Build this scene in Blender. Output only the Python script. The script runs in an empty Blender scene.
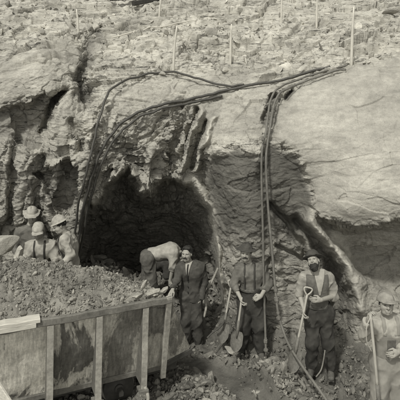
import bpy, math, random
import numpy as np
from mathutils import Vector, Matrix
random.seed(7); RNG = np.random.RandomState(7)
SC = bpy.context.scene
COL = SC.collection
F = 500.0; UC = 200.0; VH = 75.0; CH = 4.3          # focal length, centre column, horizon row, eye height
def P(u, v, Y): return np.array([(u-UC)/F*Y, Y, CH-(v-VH)/F*Y])
def px_z(u, v, z):                                    # point on the level z
    return P(u, v, (CH-z)*F/(v-VH))

# ------------------------------------------------------------------ object helpers
def link(name, me, mat=None, parent=None):
    o = bpy.data.objects.new(name, me); COL.objects.link(o)
    if mat is not None: me.materials.append(mat)
    if parent is not None: o.parent = parent
    return o
def mesh_np(name, V, Q, smooth=True):
    V = np.asarray(V, np.float32); Q = np.asarray(Q, np.int32)
    me = bpy.data.meshes.new(name)
    n = Q.shape[1]
    me.vertices.add(len(V)); me.vertices.foreach_set('co', V.ravel())
    me.loops.add(Q.size); me.loops.foreach_set('vertex_index', Q.ravel())
    me.polygons.add(len(Q)); me.polygons.foreach_set('loop_start', np.arange(0, Q.size, n, dtype=np.int32))
    me.polygons.foreach_set('loop_total', np.full(len(Q), n, np.int32))
    me.polygons.foreach_set('use_smooth', np.full(len(Q), smooth))
    me.update(calc_edges=True); me.validate()
    return me
def attr(me, name, vals):
    a = me.attributes.new(name, 'FLOAT', 'POINT'); a.data.foreach_set('value', np.asarray(vals, np.float32))
def tag(o, label=None, cat=None, group=None, kind=None):
    if label: o['label'] = label
    if cat: o['category'] = cat
    if group: o['group'] = group
    if kind: o['kind'] = kind
    return o
def thing(name, label, cat, loc=(0,0,0), rot=None, group=None):
    o = bpy.data.objects.new(name, None); COL.objects.link(o); o.empty_display_size = .1
    o.location = Vector([float(c) for c in loc])
    if rot is not None: o.rotation_euler = rot
    return tag(o, label, cat, group)
def copy_tree(o, parent=None):
    c = o.copy(); COL.objects.link(c); c.parent = parent
    for ch in list(o.children): copy_tree(ch, c)
    return c

# ------------------------------------------------------------------ noise
def hsh(ix, iy, iz, s=0):
    h = (ix.astype(np.int64)*374761393 + iy.astype(np.int64)*668265263 + iz.astype(np.int64)*2147483647 + s*974634777) & 0xffffffff
    h = ((h ^ (h >> 13))*1274126177) & 0xffffffff
    h = ((h ^ (h >> 16))*2246822519) & 0xffffffff
    return ((h ^ (h >> 15)) & 0xffffff)/float(0xffffff)
def vnoise(p, s=0):
    i = np.floor(p); f = p-i; i = i.astype(np.int64); f = f*f*f*(f*(f*6-15)+10)
    r = 0
    for dx in (0, 1):
        wx = f[:, 0] if dx else 1-f[:, 0]
        for dy in (0, 1):
            wy = f[:, 1] if dy else 1-f[:, 1]
            for dz in (0, 1):
                wz = f[:, 2] if dz else 1-f[:, 2]
                r = r + wx*wy*wz*hsh(i[:, 0]+dx, i[:, 1]+dy, i[:, 2]+dz, s)
    return r*2-1
def fbm(p, sc, octv=4, s=0, gain=.5):
    r = 0; a = 1; t = 0
    for k in range(octv):
        r = r+a*vnoise(p*sc+k*17.3, s+k); t += a; a *= gain; sc *= 2.03
    return r/t*1.6
def blocks(p, sc, s=0, tilt=.6, off=.5):
    """broken rock: every voronoi cell is a plane with its own tilt and its own step"""
    q = p*sc; i0 = np.floor(q).astype(np.int64)
    best = np.full(len(p), 1e9); second = best.copy(); val = np.zeros(len(p))
    for dx in (-1, 0, 1):
        for dy in (-1, 0, 1):
            for dz in (-1, 0, 1):
                c = i0+np.array([dx, dy, dz])
                h = [hsh(c[:, 0], c[:, 1], c[:, 2], s+k) for k in range(3)]
                d = q-(c+np.stack(h, 1))
                D = (d*d).sum(1)
                m = D < best
                second = np.where(m, best, np.minimum(second, D))
                if m.any():
                    cm = c[m]
                    g = np.stack([hsh(cm[:, 0], cm[:, 1], cm[:, 2], s+10+k)*2-1 for k in range(3)], 1)
                    val[m] = (d[m]*g).sum(1)*tilt + (hsh(cm[:, 0], cm[:, 1], cm[:, 2], s+20)-.5)*2*off
                best = np.where(m, D, best)
    edge = np.sqrt(second)-np.sqrt(best)
    return val, edge
def sstep(a, b, x):
    t = np.clip((x-a)/(b-a), 0, 1); return t*t*(3-2*t)
def seg_dist(U, V, pts):
    """distance (px) to a polyline and the position 0..1 along it"""
    best = np.full(U.shape, 1e9); tt = np.zeros(U.shape); n = len(pts)-1
    for k in range(n):
        (a, b), (c, d) = pts[k][:2], pts[k+1][:2]
        L = (c-a)**2+(d-b)**2
        t = np.clip(((U-a)*(c-a)+(V-b)*(d-b))/L, 0, 1)
        D = np.hypot(U-a-t*(c-a), V-b-t*(d-b)); m = D < best
        best = np.where(m, D, best); tt = np.where(m, (k+t)/n, tt)
    return best, tt
def poly_sd(U, V, pts):
    """signed distance to a closed outline, positive inside"""
    inside = np.zeros(U.shape, bool); n = len(pts)
    for k in range(n):
        a, b = pts[k]; c, d = pts[(k+1) % n]
        if b == d: continue
        m = ((b > V) != (d > V)) & (U < (c-a)*(V-b)/(d-b)+a)
        inside ^= m
    D, _ = seg_dist(U, V, list(pts)+[pts[0]])
    return np.where(inside, D, -D)

# ------------------------------------------------------------------ materials (all in the warm grey of the print)
def tone(g): return (g*1.0, g*.962, g*.835, 1)
class NB:
    def __init__(s, name):
        s.m = bpy.data.materials.new(name); s.m.use_nodes = True
        s.t = s.m.node_tree; s.b = s.t.nodes['Principled BSDF']
        s.tc = s.n('ShaderNodeTexCoord')
    def n(s, k, **kw):
        x = s.t.nodes.new(k)
        for a, v in kw.items(): setattr(x, a, v)
        return x
    def l(s, a, b): s.t.links.new(a, b)
    def noise(s, sc, det=6, rough=.6, scale3=None, dist=0):
        t = s.n('ShaderNodeTexNoise'); t.inputs['Scale'].default_value = sc; t.inputs['Detail'].default_value = det
        t.inputs['Roughness'].default_value = rough; t.inputs['Distortion'].default_value = dist
        src = s.tc.outputs['Object']
        if scale3:
            mp = s.n('ShaderNodeMapping'); mp.inputs['Scale'].default_value = scale3[:3]
            if len(scale3) > 3: mp.inputs['Rotation'].default_value = scale3[3]
            s.l(src, mp.inputs[0]); src = mp.outputs[0]
        s.l(src, t.inputs['Vector']); return t.outputs['Fac']
    def ramp(s, x, a, b, lo, hi):
        r = s.n('ShaderNodeMapRange'); r.inputs[1].default_value = a; r.inputs[2].default_value = b
        r.inputs[3].default_value = lo; r.inputs[4].default_value = hi
        s.l(x, r.inputs[0]); return r.outputs[0]
    def math(s, op, a, b=None):
        m = s.n('ShaderNodeMath', operation=op)
        for k, x in ((0, a), (1, b)):
            if x is None: continue
            if isinstance(x, (int, float)): m.inputs[k].default_value = x
            else: s.l(x, m.inputs[k])
        return m.outputs[0]
    def color(s, val):
        v = s.n('ShaderNodeVectorMath', operation='SCALE'); v.inputs[0].default_value = tone(1)[:3]
        if isinstance(val, (int, float)): v.inputs['Scale'].default_value = val
        else: s.l(val, v.inputs['Scale'])
        s.l(v.outputs[0], s.b.inputs['Base Color'])
    def bump(s, h, strength=.5, dist=.02, prev=None):
        b = s.n('ShaderNodeBump'); b.inputs['Strength'].default_value = strength; b.inputs['Distance'].default_value = dist
        s.l(h, b.inputs['Height'])
        if prev is not None: s.l(prev, b.inputs['Normal'])
        return b.outputs[0]
def mat_simple(name, g, rough=.85, var=.25, sc=20, bump=.3, bd=.004, stretch=None, metal=0):
    k = NB(name); nz = k.noise(sc, 5, .65, stretch)
    big = k.noise(sc*.18, 3, .5)
    val = k.math('MULTIPLY', k.ramp(nz, .25, .75, g*(1-var), g*(1+var)), k.ramp(big, .3, .7, 1-var*.6, 1+var*.6))
    k.color(val); k.b.inputs['Roughness'].default_value = rough; k.b.inputs['Metallic'].default_value = metal
    k.b.inputs['Specular IOR Level'].default_value = .25
    if bump: k.l(k.bump(nz, bump, bd), k.b.inputs['Normal'])
    return k.m
def mat_rock(name, g=None, attrname='tone', strata=True, rough=.92):
    k = NB(name)
    if attrname:
        a = k.n('ShaderNodeAttribute', attribute_name=attrname); base = a.outputs['Fac']
    else: base = None
    n1 = k.noise(1.3, 8, .62, dist=.4); n2 = k.noise(9, 8, .7); n3 = k.noise(60, 4, .7)
    st = k.noise(3.0, 8, .68, (1.0, 1.0, 3.6, (0, math.radians(24), 0)), .3) if strata else k.noise(4, 6, .6)
    f = k.math('MULTIPLY', k.ramp(n1, .3, .7, .78, 1.2), k.ramp(n2, .3, .7, .80, 1.16))
    f = k.math('MULTIPLY', f, k.ramp(n3, .3, .7, .86, 1.12))
    f = k.math('MULTIPLY', f, k.ramp(st, .32, .68, .82, 1.16))
    sp = k.ramp(k.noise(23, 5, .8), .60, .72, 1, .62)     # dark mineral specks
    f = k.math('MULTIPLY', f, sp)
    if strata:                                        # dark streaks in the colour for crevice shade between the thin beds
        so_ = k.noise(5.5, 7, .72, (.55, .8, 4.2, (0, math.radians(10), 0)), .9)
        ra_ = k.n('ShaderNodeAttribute', attribute_name='rough')
        f = k.math('MULTIPLY', f, k.math('SUBTRACT', 1, k.math('MULTIPLY', k.ramp(so_, .39, .45, .72, 0), k.ramp(ra_.outputs['Fac'], .2, .6, 0, 1))))
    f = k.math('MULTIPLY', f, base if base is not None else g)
    k.color(f); k.b.inputs['Roughness'].default_value = rough; k.b.inputs['Specular IOR Level'].default_value = .2
    b1n = k.n('ShaderNodeBump'); b2n = k.n('ShaderNodeBump'); b3 = None
    ra = k.n('ShaderNodeAttribute', attribute_name='rough') if strata else None
    for b_, h_, st_, d_ in ((b1n, st, .6, .055), (b2n, n2, .7, .035)):
        b_.inputs['Distance'].default_value = d_; b_.inputs['Strength'].default_value = st_; k.l(h_, b_.inputs['Height'])
        if ra: k.l(k.math('MULTIPLY', k.ramp(ra.outputs['Fac'], .1, .24, .13, .95), st_), b_.inputs['Strength'])
    k.l(b1n.outputs[0], b2n.inputs['Normal']); b3 = k.bump(n3, .45, .008, b2n.outputs[0])
    k.l(b3, k.b.inputs['Normal'])
    return k.m
def mat_panel(name, thr=.55, light=.58, dark=.12):
    k = NB(name)
    n = k.noise(2.3, 8, .66, (1.0, 1, .35), .6); f = k.noise(30, 5, .7); g = k.noise(9, 7, .75, (1.5, 1, .5))
    patch = k.ramp(n, thr, thr+.05, light, dark)
    run = k.noise(14, 6, .7, (2.2, 1, .12))
    val = k.math('MULTIPLY', patch, k.ramp(f, .3, .7, .8, 1.15))
    val = k.math('MULTIPLY', val, k.ramp(g, .35, .65, .72, 1.2)); val = k.math('MULTIPLY', val, k.ramp(run, .38, .62, .72, 1.15))
    k.color(val); k.b.inputs['Roughness'].default_value = .8; k.b.inputs['Specular IOR Level'].default_value = .3
    k.l(k.bump(g, .4, .01, k.bump(n, .3, .01)), k.b.inputs['Normal'])
    return k.m
M = {}
M['rock'] = mat_rock('weathered rock')
M['stone'] = mat_rock('broken stone', attrname='tone', strata=False)
M['ground'] = mat_rock('muddy rubble ground', strata=False)
M['panel'] = mat_panel('mud splashed wagon steel')
M['panelb'] = mat_panel('wagon steel with a wide mud stain', .50, .50, .12); M['panelc'] = mat_panel('wagon steel, mottled and dull', .47, .40, .17)
M['iron'] = mat_simple('rusty iron', .13, .75, .35, 25)
M['paleiron'] = mat_simple('dusty iron', .27, .8, .35, 22)
M['dark'] = mat_simple('dark iron', .045, .7, .3, 20)
M['plank'] = mat_simple('weathered plank', .40, .9, .25, 9, .4, .006, (1, 8, 8))
M['stake'] = mat_simple('whitewashed wood', .46, .9, .12, 12, .2, .003)
M['hose'] = mat_simple('dusty hose', .06, .6, .3, 18)
M['pipe'] = mat_simple('dusty grey pipe', .12, .6, .3, 18)
M['wood'] = mat_simple('worn wooden handle', .32, .7, .2, 14, .2, .002, (8, 8, 1))
M['skin'] = mat_simple('skin', .26, .65, .10, 30, .15, .002)
M['eye'] = mat_simple('dark eye', .09, .3, 0, 10, 0)
M['hair'] = mat_simple('dark hair', .025, .8, .4, 90, .8, .006)
def cloth(name, g, var=.32): return mat_simple(name, g, .95, var, 16, .35, .005)
M['suit'] = cloth('dark wool suit', .060); M['shirtw'] = cloth('white shirt', .55); M['shirtg'] = cloth('grey work shirt', .115)
M['shirtp'] = cloth('pale work shirt', .28, .22); M['trd'] = cloth('dark trousers', .04); M['trg'] = cloth('grey trousers', .16)
M['shirtm'] = cloth('mid grey shirt', .22, .3); M['trousd'] = cloth('dusty dark trousers', .09); M['vest'] = cloth('brown vest', .10); M['denim'] = cloth('faded denim', .20, .16); M['denimd'] = cloth('dark denim', .09); M['hat'] = cloth('felt hat', .05)
M['hatp'] = cloth('pale canvas hat', .25); M['capg'] = cloth('grey cap', .20); M['boot'] = mat_simple('dusty leather', .075, .7, .5, 25)

# ------------------------------------------------------------------ camera, light, world
cam = bpy.data.cameras.new('camera'); co = bpy.data.objects.new('camera', cam); COL.objects.link(co); SC.camera = co
co.location = (0, 0, CH); co.rotation_euler = (math.radians(90), 0, 0)
cam.sensor_width = 36; cam.lens = 45; cam.shift_y = -(200-VH)/400.0; cam.clip_end = 300; cam.clip_start = .1
SUN_EL = 52; SUN_AZ = math.radians(-26)       # direction the light comes from: behind the camera, from the left
to_sun = Vector((math.sin(SUN_AZ)*math.cos(math.radians(SUN_EL)), -math.cos(SUN_AZ)*math.cos(math.radians(SUN_EL)), math.sin(math.radians(SUN_EL))))
sl = bpy.data.lights.new('sun', 'SUN'); sl.energy = 1.85; sl.angle = math.radians(4); sl.color = (1, .985, .94)
so = bpy.data.objects.new('sun', sl); COL.objects.link(so); so.location = (-6, -8, 15)
so.rotation_euler = (-to_sun).to_track_quat('-Z', 'Y').to_euler()
W = bpy.data.worlds.new('World'); SC.world = W; W.use_nodes = True
wt = W.node_tree; bg = wt.nodes['Background']; sky = wt.nodes.new('ShaderNodeTexSky'); sky.sky_type = 'NISHITA'
sky.sun_disc = False; sky.sun_elevation = math.radians(SUN_EL); sky.sun_rotation = math.atan2(to_sun.x, to_sun.y)
bw = wt.nodes.new('ShaderNodeRGBToBW'); wt.links.new(sky.outputs[0], bw.inputs[0])
vm = wt.nodes.new('ShaderNodeVectorMath'); vm.operation = 'SCALE'; vm.inputs[0].default_value = (1.0, .985, .935)
wt.links.new(bw.outputs[0], vm.inputs['Scale']); wt.links.new(vm.outputs[0], bg.inputs[0]); bg.inputs[1].default_value = .15
SC.view_settings.view_transform = 'Standard'; SC.view_settings.look = 'None'; SC.view_settings.exposure = 0.76
SC.view_settings.gamma = 1; SC.view_settings.use_curve_mapping = False
SC.render.engine = 'CYCLES'

# ------------------------------------------------------------------ the rock face
CTRL = """
-70,-75,24 200,-75,24 470,-75,22
-70,0,13.5 0,0,13.6 100,0,14 200,0,14.2 300,0,13.8 400,0,12.8 470,0,12.2
-70,30,11.5 0,30,11.5 100,30,12 200,30,12.1 300,30,11.6 400,30,10.6 470,30,10
-70,60,9.9 0,60,9.8 50,60,9.6 100,60,10.4 150,60,10.3 200,60,10.5 260,60,10.5 300,60,10 350,60,9 400,60,8.6 470,60,8.4
-70,90,9.3 0,90,9.2 50,90,9.1 85,90,9.6 120,90,9.5 160,90,9.5 200,90,9.6 240,90,9.3 270,90,8.95 300,90,8.6 350,90,8.2 400,90,7.95 470,90,7.8
-70,120,9.1 0,120,9.0 40,120,9.1 65,120,8.8 100,120,9.1 140,120,9.15 180,120,9.1 220,120,8.75 260,120,8.35 290,120,8.15 350,120,7.8 400,120,7.6
0,145,8.95 60,145,8.7 100,145,8.95 150,145,9 190,145,8.9 210,145,8.4 240,145,8.0 290,145,7.85 350,145,7.6 400,145,7.4
0,180,8.9 40,180,8.85 80,180,8.85 120,180,8.95 160,180,8.95 192,180,8.75 215,180,8.4 250,180,8.15 290,180,7.95 320,180,7.75 350,180,7.45 400,180,7.25 470,180,7.1
0,212,8.9 70,212,9 213,212,8.55 250,212,8.25 300,212,7.95 320,212,7.7 350,212,7.4 400,212,7.2 470,212,7.0
-70,250,9 0,250,9 70,250,9.1 215,250,8.7 250,250,8.4 300,250,8.15 340,250,7.95 370,250,7.85 400,250,7.75
-70,300,9.1 0,300,9.1 70,300,9.3 150,300,9.3 225,300,8.6 265,300,8.4 300,300,8.1 350,300,7.95 400,300,7.85 470,300,7.7
0,360,9.1 100,360,9.1 230,360,8.3 300,360,7.95 350,360,7.8 400,360,7.7 -70,430,9.1 100,430,9.1 230,430,8.3 350,430,7.8 470,430,7.6
"""
CP = np.array([[float(c) for c in t.split(',')] for t in CTRL.split()])
def tps(A, B):
    d = np.sqrt(((A[:, None]-B[None])**2).sum(2))/100; return np.where(d > 0, d*d*np.log(np.maximum(d, 1e-9)), 0)
_X = CP[:, :2]; _n = len(CP); _y = 1/CP[:, 2]
_K = tps(_X, _X)+np.eye(_n)*.004; _Pm = np.c_[np.ones(_n), _X/100]
_S = np.linalg.solve(np.block([[_K, _Pm], [_Pm.T, np.zeros((3, 3))]]), np.r_[_y, 0, 0, 0])
def base_depth(U, V):
    A = np.c_[U, V]; out = np.empty(len(A))
    for i in range(0, len(A), 20000):
        a = A[i:i+20000]; out[i:i+20000] = tps(a, _X)@_S[:_n]+np.c_[np.ones(len(a)), a/100]@_S[_n:]
    return 1/np.maximum(out, .03)
CAVE = [(77,300),(75,262),(76,236),(82,216),(90,204),(101,198),(104,186),(112,177),(124,172),(134,177),(141,184),(149,190),(156,187),(164,184),(176,180),(187,183),(196,192),(204,202),(211,208),(216,224),(217,245),(219,270),(223,300),(228,330),(228,352),(150,352)]
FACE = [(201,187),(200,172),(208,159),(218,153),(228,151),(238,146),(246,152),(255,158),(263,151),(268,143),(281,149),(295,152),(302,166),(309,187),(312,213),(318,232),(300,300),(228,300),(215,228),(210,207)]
HOLL = [(-30,112),(0,108),(22,106),(38,96),(52,90),(70,90),(60,97),(52,112),(44,130),(36,148),(20,150),(8,140),(-30,150)]
LOWL = [(30,172),(48,166),(70,160),(80,166),(82,182),(76,205),(66,215),(52,205),(44,188)]
RUND = [(312,214),(330,219),(350,224),(375,224),(400,219),(480,214),(480,305),(400,300),(375,290),(350,268),(330,243)]
def smoothf(sd, w): return sstep(-w*.3, w, sd)
def depth(U, V, feat=True):
    """distance of the rock surface for picture rows and columns; returns depth, roughness, tone of the stone with painted shade, and a smoothness mask"""
    q = np.c_[U, V, np.zeros_like(U)]
    wu = fbm(q, 1/14., 4, 3); wv = fbm(q, 1/14., 4, 9)
    u = U+wu*2.1; v = V+wv*2.1
    D = base_depth(U, V)
    rough = np.full(U.shape, .75); tn = np.full(U.shape, .36)
    # the loose upper slope
    up = sstep(80, 45, v+(u-200)*.05); rough = rough*(1-up)+up*.75; tn = tn*(1-up)+up*.385
    # pale smooth outcrops
    rb = smoothf(poly_sd(u, v, [(284,92),(305,80),(345,66),(400,55),(480,40),(480,214),(400,219),(375,224),(350,224),(330,219),(312,214),(309,187),(302,166),(292,150),(270,142),(272,118)]), 8)
    rough = rough*(1-rb)+rb*.09; tn = tn*(1-rb)+rb*.30
    cb = smoothf(poly_sd(u, v, [(112,96),(135,80),(180,70),(240,72),(282,84),(266,100),(262,140),(240,143),(205,150),(200,118),(180,104),(140,112),(118,126)]), 6)
    rough = rough*(1-cb)+cb*.33; tn = tn*(1-cb)+cb*.33
    lb = smoothf(poly_sd(u, v, [(-40,62),(0,56),(40,42),(75,40),(84,55),(74,84),(58,88),(36,94),(16,104),(-40,108)]), 6)
    rough = rough*(1-lb)+lb*.30; tn = tn*(1-lb)+lb*.345
    sb = smoothf(poly_sd(u, v, [(70,92),(82,94),(80,130),(70,150),(50,168),(36,160),(48,130),(56,108)]), 4)
    rough = rough*(1-sb)+sb*.4; tn = tn*(1-sb)+sb*.34
    # face of the pillar, overhanging under its pale lip; shade painted as dark tone
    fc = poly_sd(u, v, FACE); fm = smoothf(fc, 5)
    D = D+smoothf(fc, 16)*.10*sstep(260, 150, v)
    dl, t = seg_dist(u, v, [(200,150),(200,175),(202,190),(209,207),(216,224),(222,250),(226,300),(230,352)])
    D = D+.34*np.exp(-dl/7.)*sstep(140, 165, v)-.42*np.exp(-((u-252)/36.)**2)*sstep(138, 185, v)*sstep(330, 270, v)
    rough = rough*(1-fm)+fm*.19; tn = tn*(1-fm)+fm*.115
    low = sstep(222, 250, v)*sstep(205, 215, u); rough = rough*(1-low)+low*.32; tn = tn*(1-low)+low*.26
    # overhang on the right, the shade below it also darkened into the tone
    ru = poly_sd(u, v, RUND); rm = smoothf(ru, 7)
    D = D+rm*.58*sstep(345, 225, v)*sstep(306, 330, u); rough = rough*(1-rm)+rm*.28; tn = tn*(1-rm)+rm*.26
    # hollows on the left, their shade painted in as darker tone
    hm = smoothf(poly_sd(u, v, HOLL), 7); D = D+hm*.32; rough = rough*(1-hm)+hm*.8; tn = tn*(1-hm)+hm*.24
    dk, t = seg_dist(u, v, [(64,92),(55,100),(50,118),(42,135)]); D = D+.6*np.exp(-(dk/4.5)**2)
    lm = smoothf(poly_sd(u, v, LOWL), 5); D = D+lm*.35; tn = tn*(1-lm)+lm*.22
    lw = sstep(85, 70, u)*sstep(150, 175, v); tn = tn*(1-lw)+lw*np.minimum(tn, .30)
    # cleft between the left outcrop and the centre, its shadow painted darker
    dk, t = seg_dist(u, v, [(98,36),(88,48),(86,62),(80,76),(84,95)]); g = np.exp(-(dk/6.)**2); D = D+.5*g; tn = tn*(1-.5*g)
    # the cave
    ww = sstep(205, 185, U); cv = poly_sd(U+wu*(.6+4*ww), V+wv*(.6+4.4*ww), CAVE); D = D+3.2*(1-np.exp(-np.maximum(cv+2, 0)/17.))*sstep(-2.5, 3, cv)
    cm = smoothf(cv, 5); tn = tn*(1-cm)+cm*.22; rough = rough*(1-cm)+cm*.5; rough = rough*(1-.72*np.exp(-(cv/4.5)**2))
    rim = np.exp(-((cv+5)/5.)**2)*sstep(215, 200, v)*sstep(78, 95, u); D = D-.03*rim
    # broken shoulder above the cave
    sh = smoothf(poly_sd(u, v, [(112,124),(150,108),(190,104),(200,120),(194,170),(180,178),(150,196),(140,182),(124,170),(108,170)]), 6)
    tn = tn*(1-sh)+sh*.34; rough = rough*(1-sh)+sh*.95
    for pts, wd, am in (([(201,112),(196,126),(187,150),(181,172)], 3.4, .26), ([(215,118),(208,136),(199,154),(194,172)], 3.2, .24),
                        ([(120,168),(112,182),(106,196)], 4, .2), ([(152,150),(148,172),(150,194)], 5, .25)):
        dk, t = seg_dist(u, v, pts); g = np.exp(-(dk/wd)**2); D = D-am*g; tn = tn*(1-.7*g)+.7*g*.37; rough = rough*(1-.6*g)
    for pts, wd, am in (([(196,110),(190,130),(180,160)], 2.2, .30), ([(206,122),(201,142),(190,168)], 2.2, .28),
                        ([(182,104),(184,120),(172,150),(172,178)], 5, .30), ([(110,168),(102,186),(100,205)], 4.5, .22), ([(142,170),(134,160),(128,150)], 5, .2)):
        dk, t = seg_dist(u, v, pts); g = np.exp(-(dk/wd)**2); D = D+am*g
    # standing flutes on the left wall
    for pts, wd, am in (([(6,120),(10,160),(2,214)], 8, .15), ([(30,152),(22,185),(20,222)], 7, .16), ([(60,165),(54,190),(56,225)], 5, .2), ([(92,120),(88,150),(82,190)], 6, .14), ([(40,160),(36,190),(40,225)], 4, -.2), ([(14,150),(12,185),(10,222)], 4, -.2), ([(72,120),(82,150)], 3, -.25)):
        dk, t = seg_dist(u, v, pts); g = np.exp(-(dk/wd)**2); D = D-am*g
    # little scooped hollow by the hoses, and the dark crack next to it
    dk, t = seg_dist(U, V, [(274,100),(272,112),(268,120)]); g = sstep(8, 4, dk+wu*1.2); D = D+.22*g; tn = tn*(1-g)+.2*g
    dk, t = seg_dist(U, V, [(291,91),(286,97)]); g = np.exp(-(dk/2.6)**2); D = D+.3*g; tn = tn*(1-.6*g)
    # the diagonal rib on the right with the deep recess under it, shadow put into its tone
    dk, t = seg_dist(u, v, [(311,222),(322,233),(337,246),(348,264),(356,284),(362,310)]); g = np.exp(-(dk/(8.5-1.5*t))**2)
    D = D-.30*g*(1-.3*t); tn = tn*(1-.8*g)+.8*g*.33; rough = rough*(1-.75*g)
    dk, t = seg_dist(u, v, [(296,222),(312,238),(328,256),(336,280),(338,320),(337,375)]); g = np.exp(-(dk/(4.5+6*t))**2); D = D+g*(.32+.22*t); tn = tn*(1-.45*g); rough = rough*(1-.4*g)
    dk, t = seg_dist(u, v, [(270,205),(286,222),(303,246),(308,262)]); g = np.exp(-(dk/4.)**2); D = D+g*.28
    dk, t = seg_dist(u, v, [(276,246),(292,255),(304,260)]); g = np.exp(-(dk/1.8)**2); D = D+g*.16
    dk, t = seg_dist(u, v, [(262,170),(266,200),(266,240),(270,290)]); g = np.exp(-(dk/5.)**2); D = D+g*.14
    # pale nose on the left edge of the pillar
    dk, t = seg_dist(u, v, [(211,216),(214,224)]); g = np.exp(-(dk/4.)**2); D = D-.12*g; tn = tn*(1-.8*g)+.8*g*.46
    dk, t = seg_dist(u, v, [(203,172),(202,186),(209,203),(216,222),(222,250),(226,300),(230,345)]); g = np.exp(-(dk/4.0)**2); tn = tn*(1-.4*g)+.4*g*.34  # sunlit left edge painted as a paler stripe
    return D, rough, tn
def detail(X, rough, up):
    """broken strata, in metres, along the surface normal"""
    c, s = math.cos(math.radians(-15)), math.sin(math.radians(-15))
    S = np.c_[X[:, 0]*c-X[:, 2]*s, X[:, 1], X[:, 0]*s+X[:, 2]*c]      # rotate so that z is across the beds
    w = np.stack([fbm(X, .9, 3, 40+k) for k in range(3)], 1)*.2
    b1, e1 = blocks((S+w)*np.array([.75, .8, 1.5]), 1.7, 1)
    b2, e2 = blocks((S+w*.6)*np.array([.7, .8, 1.7]), 4.6, 2)
    b3, e3 = blocks((S+w*.3)*np.array([.8, .9, 1.5]), 12., 3)
    b4, e4 = blocks((S+w*.2)*np.array([.8, .9, 1.4]), 22., 4)
    h = b4*.017*(1-up)+b1*.17+b2*.085*(1-.35*up)+b3*.036*(1-.75*up)
    h -= .018*np.exp(-(e1/.05)**2)+.008*np.exp(-(e2/.08)**2)
    h = h*rough*1.25+fbm(X, .8, 4, 11)*.07*np.sqrt(rough)+fbm(X, 7, 4, 12)*.020*(.08+rough)
    return h
print('rock grid')
du = .62
us = np.arange(-75, 476, du); vs = np.r_[np.arange(-75, 88, du/2), np.arange(88, 425, du)]
UU, VV = np.meshgrid(us, vs); nu, nv = len(us), len(vs)
Uf, Vf = UU.ravel(), VV.ravel()
Dp, Rg, Tn = depth(Uf, Vf)
X0 = np.c_[(Uf-UC)/F*Dp, Dp, CH-(Vf-VH)/F*Dp]
G = X0.reshape(nv, nu, 3)
def gnormals(G):
    a = np.gradient(G, axis=1); b = np.gradient(G, axis=0)
    n = np.cross(b, a); n /= np.maximum(np.linalg.norm(n, axis=2, keepdims=True), 1e-9)
    return n
def bilin(A):
    a, b = A.shape; y = np.minimum(np.arange(nv)/3., a-1.001); x = np.minimum(np.arange(nu)/3., b-1.001)
    i, j = y.astype(int), x.astype(int); fy, fx = (y-i)[:, None], (x-j)[None]
    return (A[i][:, j]*(1-fy)+A[i+1][:, j]*fy)*(1-fx)+(A[i][:, j+1]*(1-fy)+A[i+1][:, j+1]*fy)*fx
def blur(A, k):
    for _ in range(k):
        B = A.copy(); B[1:-1] = (A[:-2]+A[1:-1]*2+A[2:])/4; A = B
        B = A.copy(); B[:, 1:-1] = (A[:, :-2]+A[:, 1:-1]*2+A[:, 2:])/4; A = B
    return A
N0 = gnormals(blur(G[::3, ::3], 14))
N0 = np.stack([bilin(N0[..., k]) for k in range(3)], -1).reshape(-1, 3); N0[:, 1] -= .5; N0 /= np.linalg.norm(N0, axis=1, keepdims=True)
upm = sstep(85, 45, Vf)
st_ = np.maximum(np.linalg.norm(np.gradient(G, axis=1), axis=2), np.linalg.norm(np.gradient(G, axis=0), axis=2))/(np.minimum(G[..., 1], 12)*du/F)
att = np.clip(4.0/st_, 0.0, 1); att = np.where(vs[:, None] < 60, 1, blur(np.minimum(att, blur(att, 3)), 3)).ravel()
Hd = detail(X0, Rg, upm)*att
lft = sstep(95, 75, Uf+8*np.sin(Vf*.07))*sstep(95, 125, Vf)
cen = sstep(88, 105, Uf)*sstep(205, 190, Uf)*sstep(98, 112, Vf)*sstep(215, 195, Vf)
qv = X0+fbm(X0, 1.1, 3, 71)[:, None]*.12
v1, ve1 = blocks(qv*np.array([2.4, 1.2, .8]), 1.5, 31, .7, .6); v2, ve2 = blocks(qv*np.array([1.5, 1.2, .8]), 3.6, 32, .7, .5)
Hd = Hd*(1-.45*lft)+(v1*.15+v2*.07)*lft*att+(v2*.10)*cen*att
X1 = X0+N0*Hd[:, None]
# thin ledges of the upper slope
q_ = X0*np.array([.55, .8, 0]); q_[:, 1] += -.10*X0[:, 0]+fbm(X0*np.array([1, 1, 0]), .7, 3, 60)*.35; q_[:, 0] += fbm(X0, .9, 2, 63)*.2
u1, ue = blocks(q_*np.array([1, 2.2, 1]), 1.5, 21, .30, .5); u2, ue2 = blocks(q_*np.array([1, 2.0, 1]), 4.2, 22, .4, .5)
lv_ = blur((u1*.24+u2*.11).reshape(nv, nu), 5).ravel(); X1[:, 2] += upm*lv_; X1[:, 1] -= upm*.5*lv_
Tn = Tn*(1+.16*fbm(X0, 1.1, 4, 70))
idx = np.arange(nu*nv).reshape(nv, nu)
Q = np.stack([idx[:-1, :-1], idx[1:, :-1], idx[1:, 1:], idx[:-1, 1:]], -1).reshape(-1, 4)
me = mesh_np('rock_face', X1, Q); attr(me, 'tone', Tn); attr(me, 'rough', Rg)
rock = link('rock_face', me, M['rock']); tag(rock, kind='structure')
XG = X1.reshape(nv, nu, 3)
def surf(u, v):
    """the finished rock surface near a picture position"""
    j = int(np.clip(round((u-us[0])/du), 0, nu-1)); i = int(np.clip(np.searchsorted(vs, v), 0, nv-1))
    return XG[i, j]
def surfY(u, v, r=3):
    j = int((u-us[0])/du); i = int(np.searchsorted(vs, v))
    return XG[max(i-r, 0):i+r+1, max(j-r, 0):j+r+1, 1].min()
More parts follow.
